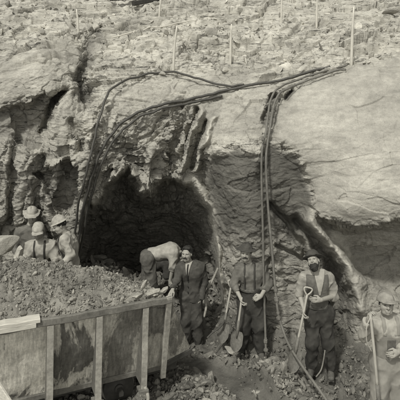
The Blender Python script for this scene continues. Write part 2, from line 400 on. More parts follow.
# the wider hill: carries the slope on to the sides, above and behind the photographed part
hx = np.linspace(-60, 60, 121); hy = np.linspace(7, 90, 84)
HX, HY = np.meshgrid(hx, hy); hp = np.c_[HX.ravel(), HY.ravel(), np.zeros(HX.size)]
hz = np.where(HY < 10, 2.0, 0)+0*HY
hz = (HY-8.5)*.46+1.2*fbm(hp, .12, 4, 80).reshape(HX.shape)+1.3
edge = sstep(-7, -3.2, -np.abs(HX)*1.0)*sstep(24, 20, HY)
hz = hz-edge*6.0
hz = np.where(HY < 9, np.minimum(hz, -1.5), hz)
i2 = np.arange(HX.size).reshape(HX.shape)
me = mesh_np('hill', np.c_[HX.ravel(), HY.ravel(), hz.ravel()], np.stack([i2[:-1, :-1], i2[:-1, 1:], i2[1:, 1:], i2[1:, :-1]], -1).reshape(-1, 4))
attr(me, 'tone', np.full(HX.size, .35)); attr(me, 'rough', np.full(HX.size, .8)); tag(link('hill', me, M['rock']), kind='structure')

# ------------------------------------------------------------------ the ground
def ground_z(x, y):
    x = np.atleast_1d(np.asarray(x, float)); y = np.atleast_1d(np.asarray(y, float))
    p = np.c_[x, y, np.zeros_like(x)]
    z = fbm(p, 1.1, 3, 90)*.07
    z += .32*sstep(-1.2, -1.9, x)*sstep(7.3, 7.8, y)                    # the bank behind the wagon
    z += .22*sstep(8.7, 9.6, y)*sstep(.3, -.4, x)-1.3*sstep(10.0, 12.2, y)                       # rubble floor of the cave
    z -= .16*np.exp(-((x-.0)**2/.5+(y-8.1)**2/.35))                     # the hollow where the suited man stands
    z += .28*np.exp(-((x-1.02)**2/.16+(y-6.85)**2/.10))
    z += .16*np.exp(-((x+.05)**2/.12+(y-6.55)**2/.3))+.10*np.exp(-((x-.15)**2/.2+(y-7.6)**2/.1))
    z += .18*sstep(7.72, 8.0, y)*sstep(.2, .5, x)-.06*np.exp(-((x-1.68)**2/.12+(y-7.1)**2/.12))
    return z
def mud(x, y):
    u = x/np.maximum(y, .1)*F+UC; 
    cx = .05+.62*(7.55-y)                                                # the wet track curves from the cave mouth to the front
    return sstep(.34, .16, np.abs(x-cx-.12*np.sin(y*3)))*sstep(7.8, 7.4, y)*sstep(2, 5, y)
gx = np.r_[-40, -20, -12, -8, np.arange(-5, 4.2, .018), 5, 8, 12, 20, 40]; gy = np.r_[-40, -20, -8, 0, 3, 5, np.arange(6.0, 9.6, .018), np.arange(9.65, 13.2, .06)]
GX, GY = np.meshgrid(gx, gy); a, b = GX.ravel(), GY.ravel()
gz = ground_z(a, b); md = mud(a, b); near = (np.abs(a) < 5.1) & (b > 5.5)
pp = np.c_[a, b, gz*0]
bk, eg = blocks(pp, 9., 5); bk2, eg2 = blocks(pp, 22., 6)
rel = (bk*.05+bk2*.02-.02*np.exp(-(eg/.12)**2)+fbm(pp, 12, 3, 95)*.02)*np.where(near, 1, 0)
gz = gz*(1-.6*md)+rel*(1-.93*md)-.05*md+fbm(pp, 4, 3, 96)*.008
i3 = np.arange(GX.size).reshape(GX.shape)
me = mesh_np('ground', np.c_[a, b, gz], np.stack([i3[:-1, :-1], i3[:-1, 1:], i3[1:, 1:], i3[1:, :-1]], -1).reshape(-1, 4))
attr(me, 'tone', (.13*(1-md)+.10*md)*(1+.25*fbm(pp, 3, 3, 97)))
tag(link('ground', me, M['ground']), kind='structure')

# ------------------------------------------------------------------ loose stones
def ico(n=1):
    bpy.ops.mesh.primitive_ico_sphere_add(subdivisions=n, radius=1); o = bpy.context.object; m = o.data
    V = np.array([v.co[:] for v in m.vertices]); T = np.array([p.vertices[:] for p in m.polygons])
    bpy.data.objects.remove(o); bpy.data.meshes.remove(m); return V, T
IV, IT = ico(2); IV3, IT3 = ico(4)
def stone_shape(V, seed, flat=.65):
    r = np.random.RandomState(seed); W_ = V.copy()
    for _ in range(9):                                                   # chop random flats off a ball
        n = r.randn(3); n /= np.linalg.norm(n); d = r.uniform(.45, .8)
        h = W_@n-d; W_ = W_-np.outer(np.maximum(h, 0), n)
    return W_*np.array([1, r.uniform(.6, .9), flat*r.uniform(.7, 1.2)])
SH = [stone_shape(IV, 100+k) for k in range(14)]
def scatter(name, pts, sizes, tones, mat, nrm=None, kind='stuff', label=None, cat=None, sh=SH, T=IT, thin=1.0):
    n = len(pts); Vs = []; nvv = len(sh[0])
    A = RNG.uniform(0, 2*math.pi, (n, 3)); A[:, 1:] *= .35
    for k in range(n):
        cx, sx, cy, sy, cz, sz = math.cos(A[k, 1]), math.sin(A[k, 1]), math.cos(A[k, 2]), math.sin(A[k, 2]), math.cos(A[k, 0]), math.sin(A[k, 0])
        R = np.array([[cz, -sz, 0], [sz, cz, 0], [0, 0, 1]])@np.array([[1, 0, 0], [0, cx, -sx], [0, sx, cx]])@np.array([[cy, 0, sy], [0, 1, 0], [-sy, 0, cy]])
        Vs.append(sh[RNG.randint(len(sh))]*np.array([1.25, 1, thin])@R.T*sizes[k]+pts[k])
    V = np.concatenate(Vs); TT = (T[None]+np.arange(n)[:, None, None]*nvv).reshape(-1, 3)
    me = mesh_np(name, V, TT, False); attr(me, 'tone', np.repeat(tones, nvv))
    return tag(link(name, me, mat), label, cat, None, kind)
def boulder(name, pos, size, seed, tone_, label, scl=(1, 1, 1), rot=0, cat='boulder', group=None):
    V = stone_shape(IV3, seed, .75)
    V = V*(1+.05*fbm(V, 2.2, 4, seed)[:, None])
    V = V*np.array(scl)*size; c, s = math.cos(rot), math.sin(rot); V = np.c_[V[:, 0]*c-V[:, 2]*s, V[:, 1], V[:, 0]*s+V[:, 2]*c]
    me = mesh_np(name, V, IT3, True); attr(me, 'tone', np.full(len(V), tone_))
    o = link(name, me, M['stone']); o.location = Vector([float(t) for t in pos]); return tag(o, label, cat, group)
# on the upper slope
n = 1700
su = RNG.uniform(-30, 430, n); sv = RNG.beta(1.3, 1.6, n)*115-20
keep = (sv < 74-(su-200)*.06) & ~((su < 82) & (sv > 46)) & ~((su > 285) & (sv > 92-(su-285)*.32))
su, sv = su[keep], sv[keep]
pts = np.array([surf(a, b) for a, b in zip(su, sv)])
sz = np.clip(RNG.lognormal(-3.35, .6, len(pts)), .015, .16); pts[:, 2] += .2*sz
scatter('loose_stones', pts, sz, RNG.uniform(.24, .5, len(pts)), M['stone'], thin=.6)
# on the ground
n = 7500
x = RNG.uniform(-3.5, 2.4, n); y = 6.2+RNG.beta(1.1, 1.6, n)*4.2
k = (mud(x, y) < .3) | (RNG.rand(n) < .06); x, y = x[k], y[k]
k = None
x = np.r_[x, RNG.normal(1.02, .28, 1400), RNG.normal(-.05, .3, 900)]; y = np.r_[y, RNG.normal(6.85, .2, 1400), RNG.normal(6.75, .35, 900)]
k = (mud(x, y) < .25) | (RNG.rand(len(x)) < .05); x, y = x[k], y[k]
sz = np.clip(RNG.lognormal(-4.25, .65, len(x)), .006, .09)
scatter('ground_rubble', np.c_[x, y, ground_z(x, y)+sz*.3], sz, RNG.uniform(.10, .27, len(x)), M['stone'])
x = RNG.uniform(-2.6, .4, 700); y = RNG.uniform(9.0, 11.6, 700); sz = np.clip(RNG.lognormal(-3.2, .5, 700), .02, .16)
scatter('cave_rubble', np.c_[x, y, ground_z(x, y)+sz*.4], sz, RNG.uniform(.12, .24, 700), M['stone'])
#@@PART2
# ------------------------------------------------------------------ distance-field modelling (bodies, clothes, hats)
def unit(v): v = np.asarray(v, float); return v/max(np.linalg.norm(v), 1e-9)
def surface_nets(Fd, org, h):
    ins = Fd < 0; nx, ny, nz = Fd.shape
    c = np.zeros((nx-1, ny-1, nz-1), np.uint8)
    for dx in (0, 1):
        for dy in (0, 1):
            for dz in (0, 1): c += ins[dx:nx-1+dx, dy:ny-1+dy, dz:nz-1+dz]
    act = (c > 0) & (c < 8); I = np.argwhere(act); idx = np.full(act.shape, -1, np.int64); idx[act] = np.arange(len(I))
    cor = [(a, b, d) for a in (0, 1) for b in (0, 1) for d in (0, 1)]
    vals = {q: Fd[I[:, 0]+q[0], I[:, 1]+q[1], I[:, 2]+q[2]] for q in cor}
    acc = np.zeros((len(I), 3)); cnt = np.zeros(len(I))
    for q in cor:
        for ax in range(3):
            if q[ax]: continue
            r_ = list(q); r_[ax] = 1; r_ = tuple(r_); a, b = vals[q], vals[r_]; m = (a < 0) != (b < 0)
            t = np.where(m, a/np.where(m, a-b, 1), 0); p = np.tile(np.array(q, float), (len(I), 1)); p[:, ax] += t
            acc += p*m[:, None]; cnt += m
    V = (I+acc/cnt[:, None])*h+org; Qs = []
    for ax in range(3):
        o1, o2 = [k for k in range(3) if k != ax]
        sl0 = [slice(None)]*3; sl1 = [slice(None)]*3; sl0[ax] = slice(0, -1); sl1[ax] = slice(1, None)
        a, b = ins[tuple(sl0)], ins[tuple(sl1)]; E = np.argwhere(a != b)
        E = E[(E[:, o1] > 0) & (E[:, o2] > 0) & (E[:, o1] < ins.shape[o1]-1) & (E[:, o2] < ins.shape[o2]-1)]
        def cell(d1, d2):
            e = E.copy(); e[:, o1] -= d1; e[:, o2] -= d2; return idx[e[:, 0], e[:, 1], e[:, 2]]
        q = np.stack([cell(1, 1), cell(0, 1), cell(0, 0), cell(1, 0)], 1)
        flip = a[E[:, 0], E[:, 1], E[:, 2]] == (ax == 1)
        q[flip] = q[flip][:, ::-1]; Qs.append(q)
    return V, np.concatenate(Qs)
ROTW = np.array(Matrix.Rotation(.6, 3, 'Y')@Matrix.Rotation(.3, 3, 'X'))
class Field:
    def __init__(s): s.p = []; s.lo = []; s.hi = []
    def _bb(s, pts, r):
        pts = np.array(pts); s.lo.append(pts.min(0)-r); s.hi.append(pts.max(0)+r)
    def cap(s, a, b, ra, rb=None, k=.02, flat=None, fs=1.5, sub=False, ca=False, cb=False, wide=1):
        a, b = np.asarray(a, float), np.asarray(b, float); rb = ra if rb is None else rb
        s.p.append(('c', a, b, ra, rb, k, None if flat is None else unit(flat), fs, sub, ca, cb)); s._bb([a, b], max(ra, rb)*(1.0 if fs >= 1 else 1/fs)); return s
    def chain(s, pts, rs, **kw):
        for i in range(len(pts)-1): s.cap(pts[i], pts[i+1], rs[i], rs[i+1], **kw)
        return s
    def ell(s, c, R, rad, k=.02, sub=False):
        s.p.append(('e', np.asarray(c, float), np.asarray(R, float), np.asarray(rad, float), k, sub)); s._bb([c], max(rad)); return s
    def box(s, c, R, half, rnd=.01, k=.005, sub=False):
        s.p.append(('b', np.asarray(c, float), np.asarray(R, float), np.asarray(half, float), rnd, k, sub)); s._bb([c], float(np.linalg.norm(half))); return s
    def build(s, name, mat, parent, h=.008, wrinkle=0, wsc=14, clips=(), shell=None, wdir=None, offset=0):
        m = .05; lo = np.min(s.lo, 0)-m*.6-offset; hi = np.max(s.hi, 0)+m*.6+offset
        N = np.ceil((hi-lo)/h).astype(int)+1; Fd = np.full(N, .5, np.float32)
        ax = [lo[k]+h*np.arange(N[k]) for k in range(3)]
        for pr, l, u in zip(s.p, s.lo, s.hi):
            i0 = np.maximum(((l-m-lo)/h).astype(int), 0); i1 = np.minimum(np.ceil((u+m-lo)/h).astype(int)+1, N)
            sl = tuple(slice(i0[k], i1[k]) for k in range(3))
            X, Y, Z = np.meshgrid(*[ax[k][sl[k]] for k in range(3)], indexing='ij'); p = np.stack([X, Y, Z], -1)
            if pr[0] == 'c':
                _, a, b, ra, rb, k, fl, fs, sub, ca, cb = pr; q = p-a; ab = b-a
                if fl is not None: q = q+(q@fl)[..., None]*fl*(fs-1)
                L = max(ab@ab, 1e-9); t = (q@ab)/L; tc = np.clip(t, 0, 1)
                d = np.linalg.norm(q-tc[..., None]*ab, axis=-1)-(ra+(rb-ra)*tc)
                if cb: d = np.maximum(d, (t-1)*math.sqrt(L))
                if ca: d = np.maximum(d, -t*math.sqrt(L))
            elif pr[0] == 'e':
                _, c, R, rad, k, sub = pr; q = ((p-c)@R.T)/rad; n_ = np.linalg.norm(q, axis=-1); d = (n_-1)*min(rad)*.5+(n_-1)*.5*np.mean(rad)
            else:
                _, c, R, half, rnd, k, sub = pr; q = np.abs((p-c)@R.T)-(half-rnd)
                d = np.linalg.norm(np.maximum(q, 0), axis=-1)+np.minimum(q.max(-1), 0)-rnd
            f0 = Fd[sl]
            if sub: d = -d; hh = np.maximum(k-np.abs(f0-d), 0)/k; Fd[sl] = np.maximum(f0, d)+hh*hh*k*.25
            else: hh = np.maximum(k-np.abs(f0-d), 0)/k; Fd[sl] = np.minimum(f0, d)-hh*hh*k*.25
        if offset: Fd -= offset
        nr = np.abs(Fd) < .06
        if wrinkle:
            pi = np.argwhere(nr); pw = pi*h+lo
            sc3 = np.array([1, 1, 1.0]) if wdir is None else np.array(wdir)
            w = 1-np.abs(fbm(pw*sc3, wsc, 2, 31))*2; w2 = fbm(pw, wsc*.45, 2, 33)
            w3 = 1-np.abs(fbm(pw@ROTW*np.array([1, 1, .38]), wsc*.62, 2, 37))*2.2
            Fd[nr] -= (w*wrinkle*.35+w2*wrinkle*.8+np.maximum(w3, -.3)**1*wrinkle*1.0).astype(np.float32)
        if clips:
            X, Y, Z = np.meshgrid(*ax, indexing='ij')
            for c, n in clips:
                n = unit(n); Fd = np.maximum(Fd, (X-c[0])*n[0]+(Y-c[1])*n[1]+(Z-c[2])*n[2])
        Fd[0] = Fd[-1] = .1; Fd[:, 0] = Fd[:, -1] = .1; Fd[:, :, 0] = Fd[:, :, -1] = .1
        V, Qd = surface_nets(Fd, lo, h)
        return link(name, mesh_np(name, V, Qd), mat, parent)

def frame(fwd, up):
    f = unit(fwd); r_ = unit(np.cross(f, up)); u_ = np.cross(r_, f); return r_, f, u_     # right-hand side of the body, forward, up
def hand(B, wrist, d, n, side, curl=1.0, s=1.0):
    """palm and five fingers; d along the hand, n out of the palm, side points to the thumb"""
    d = unit(d); n = unit(n-d*np.dot(n, d)); sd = unit(side-d*np.dot(side, d)-n*np.dot(side, n)); w = np.asarray(wrist, float)
    B.cap(w, w+d*.035*s, .026*s, .028*s, flat=n, fs=1.3); B.cap(w+d*.03*s+sd*.018*s, w+d*.085*s+sd*.022*s, .016*s, .015*s, k=.02, flat=n, fs=1.2)
    B.cap(w+d*.03*s-sd*.018*s, w+d*.078*s-sd*.024*s, .016*s, .014*s, k=.02, flat=n, fs=1.2)
    for i, (o, L) in enumerate(((.030, .036), (.010, .040), (-.010, .037), (-.029, .029))):
        p = w+d*(.088-abs(i-1.2)*.005)*s+sd*o*s; ang = .15
        for j, l in enumerate((L, L*.7, L*.55)):
            ang += curl*(.75 if j else .55); q = p+(d*math.cos(ang)+n*math.sin(ang))*l*s
            B.cap(p, q, (.0100-.0012*j)*s, (.0092-.0012*j)*s, k=.003); p = q
    p = w+d*.022*s+sd*.024*s; q = p+unit(d*.75+sd*.75+n*.3)*.038*s; r_ = q+unit(d*.9+n*(.3+.5*curl)+sd*(.2-.4*curl))*.030*s; e = r_+unit(d*.7+n*(.4+.6*curl)-sd*.4*curl)*.024*s
    B.cap(p, q, .014*s, .012*s, k=.012); B.cap(q, r_, .0115*s, .0105*s, k=.004); B.cap(r_, e, .0105*s, .009*s, k=.004)
def head(B, c, R, fwd, up, nb, s=1.0):
    r_, f, u = frame(fwd, up); RR = np.array([r_, f, u]); c = np.asarray(c, float)
    L = lambda a, b, d: c+(r_*a+f*b+u*d)*s
    B.cap(nb, L(0, -.015, -.06), .060*s, .056*s, k=.03)
    B.ell(L(0, -.012, .035), RR, np.array([.076, .096, .092])*s, k=.02)
    B.ell(L(0, .022, -.02), RR, np.array([.064, .074, .085])*s, k=.03)
    B.cap(L(-.028, .040, -.075), L(.028, .040, -.075), .030*s, k=.025); B.cap(L(0, .066, -.092), L(0, .070, -.088), .018*s, k=.02)
    for sg in (-1, 1):
        B.cap(L(sg*.036, .062, -.018), L(sg*.045, .045, -.028), .026*s, k=.02); B.ell(L(sg*.078, -.006, .0), RR, np.array([.010, .020, .032])*s, k=.006)
        B.ell(L(sg*.031, .100, .012), RR, np.array([.020, .020, .013])*s, k=.012, sub=True); B.cap(L(sg*.014, .092, .032), L(sg*.05, .078, .030), .010*s, k=.012)
    B.cap(L(0, .090, .016), L(0, .112, -.020), .009*s, .014*s, k=.010); B.cap(L(-.014, .098, -.024), L(.014, .098, -.024), .009*s, k=.008)
    B.cap(L(-.020, .090, -.052), L(.020, .090, -.052), .0075*s, k=.006); B.cap(L(-.017, .087, -.066), L(.017, .087, -.066), .009*s, k=.006)
    B.cap(L(-.022, .098, -.059), L(.022, .098, -.059), .0028*s, k=.004, sub=True)
    return L, RR
def eyes(L, parent, s=1.0):
    for sg in (-1, 1):
        V = IV*.0095*s+L(sg*.031, .0815, .012); link('eye', mesh_np('eye', V, IT), M['eye'], parent)

def person(o, J, skin=None, wear=None, h=.007, face=True):
    """J: joints in metres about the feet point; the body is ONE mesh, clothes and hair are its children"""
    B = Field(); A = {k: np.array(v, float) for k, v in J.items() if k not in ('hands',)}
    fw = unit(A['face']); L, RR = head(B, A['head'], None, fw, A.get('up', np.array([0, 0, 1.])), A['neck'])
    cf = unit(A['chestf']); ch = A['chest']; pel = A['pelvis']; sL, sR = A['sL'], A['sR']
    B.cap(A['neck']-(A['neck']-ch)*.2, A['neck'], .075, .058, k=.04)
    B.cap(sL, sR, .058, k=.05); B.cap(ch+(sL-ch)*.35, ch+(sR-ch)*.35, .125, k=.06, flat=cf, fs=1.25)
    B.cap(ch, pel, .135, .125, k=.06, flat=cf, fs=1.25); B.cap(A['hL'], A['hR'], .095, k=.05)
    for S in 'LR':
        B.chain([A['s'+S], A['e'+S], A['w'+S]], [.052, .040, .027], k=.02)
        B.chain([A['h'+S], A['k'+S], A['a'+S]], [.085, .055, .040], k=.03)
        B.cap(A['a'+S], A['a'+S]+unit((A['t'+S]-A['a'+S])*np.array([1, 1, 0]))*.10+np.array([0, 0, -.045]), .036, .026, k=.02)
    for S in 'LR':
        d, n, sd, cu = J['hands'][S]; hand(B, A['w'+S], np.array(d, float), np.array(n, float), np.array(sd, float), cu)
    body = B.build('body', skin or M['skin'], o, h)
    if face: eyes(L, o)
    return L, RR, A, body
def torso(S, A, grow=.0, arms=True, cuff=1.0, tuck=0, sl=.062):
    cf = unit(A['chestf']); ch, pel = A['chest'], A['pelvis']; low = pel+(pel-ch)*tuck
    S.cap(A['sL']+(A['sR']-A['sL'])*.06, A['sR']+(A['sL']-A['sR'])*.06, .066+grow, k=.05)
    S.cap(ch+(A['sL']-ch)*.35, ch+(A['sR']-ch)*.35, .140+grow, k=.06, flat=cf, fs=1.25)
    S.cap(ch, low, .150+grow, .140+grow, k=.06, flat=cf, fs=1.22, cb=True); S.cap(A['neck']-(A['neck']-ch)*.3, A['neck'], .085, .068, k=.04, cb=True)
    if arms:
        for s in 'LR':
            e, w = A['e'+s], A['w'+s]; w2 = e+(w-e)*cuff
            S.chain([A['s'+s], e], [sl+grow*.5, sl-.008+grow*.5], k=.03); S.cap(e, w2, sl-.010+grow*.5, sl-.018+grow*.4, k=.025, cb=True)
    return S
def trousers(S, A, r=(.108, .082, .072), waist=.08, wr=.166):
    cf = unit(A['chestf']); pel, ch = A['pelvis'], A['chest']; top = pel+(ch-pel)*waist/np.linalg.norm(ch-pel)
    S.cap(A['hL'], A['hR'], .118, k=.05); S.cap(top, pel-(top-pel)*.6, wr, wr-.008, k=.05, flat=cf, fs=1.22, ca=True)
    for s in 'LR':
        S.cap(A['h'+s], A['k'+s], r[0], r[1], k=.04); e = A['a'+s]+(A['a'+s]-A['k'+s])*.0; S.cap(A['k'+s], e, r[1], r[2], k=.04, cb=True)
    return S
def belt(A, o, up=.0, r=.176, mat=None):
    f = Field(); d = unit(A['chest']-A['pelvis']); c = A['pelvis']+d*up; f.cap(c-d*.02, c+d*.02, r, r, flat=unit(A['chestf']), fs=1.22, ca=True, cb=True); return f.build('belt', mat or M['boot'], o, .007)
def collar(A, o, mat, r=.074):
    nk = A['neck']; d = unit(A['head']-nk); f = Field(); f.cap(nk-d*.02, nk+d*.022, r+.006, r-.008, ca=True, cb=True); f.cap(nk-d*.06, nk+d*.06, .052, sub=True, k=.004)
    return f.build('collar', mat, o, .006, .004, 20)
def boots(A, o, mat):
    for s in 'LR':
        a, t = A['a'+s], A['t'+s]; f = unit((t-a)*np.array([1, 1, 0])); b = Field(); g = a[2]-.085
        heel = np.array([a[0]-f[0]*.03, a[1]-f[1]*.03, g+.035]); toe = np.array([a[0]+f[0]*.17, a[1]+f[1]*.17, g+.038])
        b.cap(a+np.array([0, 0, .09]), a-np.array([0, 0, .02]), .054, .050, k=.03, ca=True); b.cap(heel, toe, .046, .046, k=.03, flat=(0, 0, 1), fs=1.25); b.cap(a, toe-f*.05+np.array([0, 0, .01]), .046, .036, k=.03)
        b.box((heel+toe)/2+np.array([0, 0, -.03]), np.array([np.cross(f, [0, 0, 1]), f, [0, 0, 1]]), np.array([.045, .135, .012]), .01)
        b.build('boot', mat, o, .008, clips=[((0, 0, g), (0, 0, -1))])
def brimhat(L, RR, o, mat, brim=.135, tall=.085, name='hat', visor=False, tilt=0, z0=.062):
    f = Field(); u = RR[2]
    f.ell(L(0, -.010, z0+.005), RR, np.array([.090, .108, tall+.02]), k=.01)
    if visor: f.ell(L(0, .098, z0-.008), RR, np.array([.072, .048, .011]), k=.012)
    else: f.ell(L(0, 0, z0), RR, np.array([brim, brim*1.12, .013]), k=.02)
    if not visor: f.cap(L(0, -.01, z0+tall+.028), L(0, .05, z0+tall+.024), .018, k=.03, sub=True)
    cl = [(L(0, 0, z0-(.016 if visor else .012)), -u)]
    return f.build(name, mat, o, .006, .008, 11, clips=cl)
def hairpiece(L, RR, o, mat=None, style='short'):
    f = Field(); f.ell(L(0, -.018, .046 if style == 'short' else .036), RR, np.array([.083, .096, .090]) if style == 'short' else np.array([.080, .092, .082]), k=.02)
    if style == 'short': f.cap(L(-.045, .050, .105), L(.035, .060, .108), .022, k=.02)
    f.ell(L(0, .092, .008), RR, np.array([.070, .078, .082]), k=.010, sub=True)
    for sg in (-1, 1): f.cap(L(sg*.075, .0, .03), L(sg*.074, .002, .0), .010, k=.01)
    return f.build('hair', mat or M['hair'], o, .006, .005, 40, clips=[(L(0, 0, -.055), -RR[2])]+([(L(0, 0, .06), RR[2])] if style != 'short' else []))
def stache(L, o, w=.034, name='moustache'):
    f = Field(); f.cap(L(-.004, .106, -.040), L(-w, .088, -.054), .0105, .006, k=.006); f.cap(L(.004, .106, -.040), L(w, .088, -.054), .0105, .006, k=.006)
    return f.build(name, M['hair'], o, .004, .001, 60)
def beard(L, RR, o):
    f = Field(); f.ell(L(0, .055, -.085), RR, np.array([.058, .052, .060]), k=.02); f.cap(L(-.062, .02, -.03), L(-.03, .05, -.09), .018, k=.02); f.cap(L(.062, .02, -.03), L(.03, .05, -.09), .018, k=.02)
    return f.build('beard', M['hair'], o, .006, .006, 40)

def tube(name, pts, r, mat, parent=None, seg=10, sub=8, rs=None):
    """a round pipe through the points (smoothed)"""
    p = [np.asarray(q, float) for q in pts]; out = []; rr = []
    if sub > 1 and len(p) > 2:
        e = [2*p[0]-p[1]]+p+[2*p[-1]-p[-2]]
        for i in range(1, len(e)-2):
            for t in np.arange(0, 1, 1/sub):
                out.append(.5*((2*e[i])+(-e[i-1]+e[i+1])*t+(2*e[i-1]-5*e[i]+4*e[i+1]-e[i+2])*t*t+(-e[i-1]+3*e[i]-3*e[i+1]+e[i+2])*t**3)); rr.append(i-1+t)
        out.append(p[-1]); rr.append(len(p)-1)
    else: out = p; rr = list(range(len(p)))
    out = np.array(out); rad = np.full(len(out), r) if rs is None else np.interp(rr, range(len(p)), rs)
    T = np.gradient(out, axis=0); T /= np.linalg.norm(T, axis=1, keepdims=True); n = unit(np.cross(T[0], [.3, .2, 1])); V = []
    for i in range(len(out)):
        n = unit(n-T[i]*np.dot(n, T[i])); b = np.cross(T[i], n)
        for k in range(seg):
            a = 2*math.pi*k/seg; V.append(out[i]+(n*math.cos(a)+b*math.sin(a))*rad[i])
    m = len(out); Qd = [[i*seg+k, i*seg+(k+1) % seg, (i+1)*seg+(k+1) % seg, (i+1)*seg+k] for i in range(m-1) for k in range(seg)]
    me = bpy.data.meshes.new(name); me.from_pydata([list(map(float, v)) for v in V], [], Qd+[list(range(seg))[::-1], [(m-1)*seg+k for k in range(seg)]])
    for q in me.polygons: q.use_smooth = True
    return link(name, me, mat, parent)
def beam(name, a, b, w, t, mat, parent=None, up=(0, 0, 1), jit=.0):
    """a board from a to b, w across (along up), t thick, worn edges"""
    a, b = np.asarray(a, float), np.asarray(b, float); d = unit(b-a); s = unit(np.cross(d, up)); u = np.cross(s, d)
    n = max(2, int(np.linalg.norm(b-a)/.12)); V = []; e = min(w, t)*.16
    prof = [(-t/2+e, -w/2), (t/2-e, -w/2), (t/2, -w/2+e), (t/2, w/2-e), (t/2-e, w/2), (-t/2+e, w/2), (-t/2, w/2-e), (-t/2, -w/2+e)]
    for i in range(n+1):
        c = a+(b-a)*i/n+(RNG.randn(3)*jit if jit else 0)
        for (x, z) in prof: V.append(c+s*x+u*z)
    Qd = [[i*8+k, (i+1)*8+k, (i+1)*8+(k+1) % 8, i*8+(k+1) % 8] for i in range(n) for k in range(8)]
    me = bpy.data.meshes.new(name); me.from_pydata([list(map(float, v)) for v in V], [], Qd+[list(range(8)), [n*8+k for k in range(8)][::-1]])
    return link(name, me, mat, parent)
def sheet(name, corners, th, mat, parent=None, nx=24, nz=12, dent=.006):
    """a thick plate through four corners (bottom left, bottom right, top right, top left), slightly dented"""
    c = [np.asarray(q, float) for q in corners]; n = unit(np.cross(c[1]-c[0], c[3]-c[0])); V = []; 
    for side in (0, 1):
        for j in range(nz+1):
            for i in range(nx+1):
                s, t = i/nx, j/nz; p = (c[0]*(1-s)+c[1]*s)*(1-t)+(c[3]*(1-s)+c[2]*s)*t; V.append(p)
    V = np.array(V); dd = fbm(V, 2.2, 3, 51)*dent; V = V+n*dd[:, None]; m = (nx+1)*(nz+1); V[:m] += n*th/2; V[m:] -= n*th/2
    I = lambda s, i, j: s*m+j*(nx+1)+i; Qd = []
    for j in range(nz):
        for i in range(nx): Qd += [[I(0, i, j), I(0, i+1, j), I(0, i+1, j+1), I(0, i, j+1)], [I(1, i, j), I(1, i, j+1), I(1, i+1, j+1), I(1, i+1, j)]]
    for i in range(nx): Qd += [[I(0, i, 0), I(1, i, 0), I(1, i+1, 0), I(0, i+1, 0)], [I(0, i, nz), I(0, i+1, nz), I(1, i+1, nz), I(1, i, nz)]]
    for j in range(nz): Qd += [[I(0, 0, j), I(0, 0, j+1), I(1, 0, j+1), I(1, 0, j)], [I(0, nx, j), I(1, nx, j), I(1, nx, j+1), I(0, nx, j+1)]]
    me = bpy.data.meshes.new(name); me.from_pydata([list(map(float, v)) for v in V], [], Qd)
    return link(name, me, mat, parent)

# ------------------------------------------------------------------ the ore wagon
WA = math.atan2(.386, .922)
wag = thing('ore_wagon', 'long mud splashed ore wagon piled high with rubble in the left foreground', 'wagon', (-2.25, 5.63, 0), (0, 0, WA))
def wl(X, Y, Z): c, s = math.cos(WA), math.sin(WA); return np.array([-2.25+X*c-Y*s, 5.63+X*s+Y*c, Z])
RZ, BZ, XL = 1.46, .40, -1.9
for xa, xb, mt in ((XL, .515, 'panel'), (.517, 1.087, 'panelb'), (1.089, 2.0, 'panelc')):
    sheet('side_panel', [(xa, .335, BZ), (xb, .335, BZ), (xb, 0, RZ-.02), (xa, 0, RZ-.02)], .02, M[mt], wag, 30, 16, .02)
sheet('side_panel', [(2.0, 1.35, BZ), (XL, 1.35, BZ), (XL, 1.55, .98), (2.0, 1.55, .98)], .02, M['panel'], wag, 30, 8, .02)
sheet('end_panel', [(XL, .33, BZ), (XL, 1.35, BZ), (XL, 1.55, .98), (XL, 0, RZ-.02)], .02, M['panel'], wag)
sheet('end_panel', [(2.43, .36, .53), (2.43, 1.33, .53), (2.0, 1.53, .98), (2.02, .02, RZ-.03)], .02, M['panelc'], wag)
sheet('gusset', [(2.005, .352, BZ+.01), (2.42, .352, .53), (2.06, .03, RZ-.08), (2.01, .015, RZ-.03)], .02, M['panelc'], wag, 10, 14)
sheet('floor_panel', [(XL, .34, BZ-.01), (2.0, .36, BZ-.01), (2.0, 1.34, BZ-.01), (XL, 1.34, BZ-.01)], .03, M['dark'], wag)
beam('floor_edge', (2.0, .345, BZ-.02), (2.46, .345, .51), .07, .05, M['dark'], wag)
beam('floor_edge', (XL, .31, BZ-.02), (2.0, .34, BZ-.02), .07, .05, M['iron'], wag)
beam('top_rail', (XL, -.035, RZ-.02), (2.03, -.035, RZ-.02), .085, .055, M['iron'], wag, jit=.003)
beam('top_rail', (XL, 1.57, .98), (2.03, 1.57, .98), .085, .055, M['iron'], wag)
beam('rail_board', (XL, -.01, RZ+.035), (.42, -.015, RZ+.032), .05, .14, M['plank'], wag, jit=.003)
beam('rail_strip', (XL, -.075, RZ-.012), (.38, -.075, RZ-.014), .055, .02, M['plank'], wag, jit=.002)
for X in (-.72, -.05+.0, .518, 1.088, 1.666):
    if X == -.05: continue
    # rib: tapering web standing off the panel, with a flange on its outer edge
    web = [(X, .005, RZ-.07), (X, -.05, RZ-.07), (X, .045, BZ-.05), (X, .325, BZ-.05)]
    V = []; 
    for dx in (-.008, .008): V += [(x+dx, y, z) for x, y, z in web]
    me = bpy.data.meshes.new('rib'); me.from_pydata(V, [], [[0, 1, 2, 3][::-1], [4, 5, 6, 7], [0, 4, 5, 1][::-1], [1, 5, 6, 2][::-1], [2, 6, 7, 3][::-1], [3, 7, 4, 0][::-1]])
    rb = link('rib', me, M['iron'], wag)
    beam('rib_flange', (X+.022, -.055, RZ-.065), (X+.022, .040, BZ-.06), .014, .075, M['paleiron'], rb, up=(0, 1, 0), jit=.001)
    bf = beam('foot_bracket', (X-.05, .06, BZ-.075), (X+.07, .06, BZ-.075), .03, .14, M['iron'], rb)
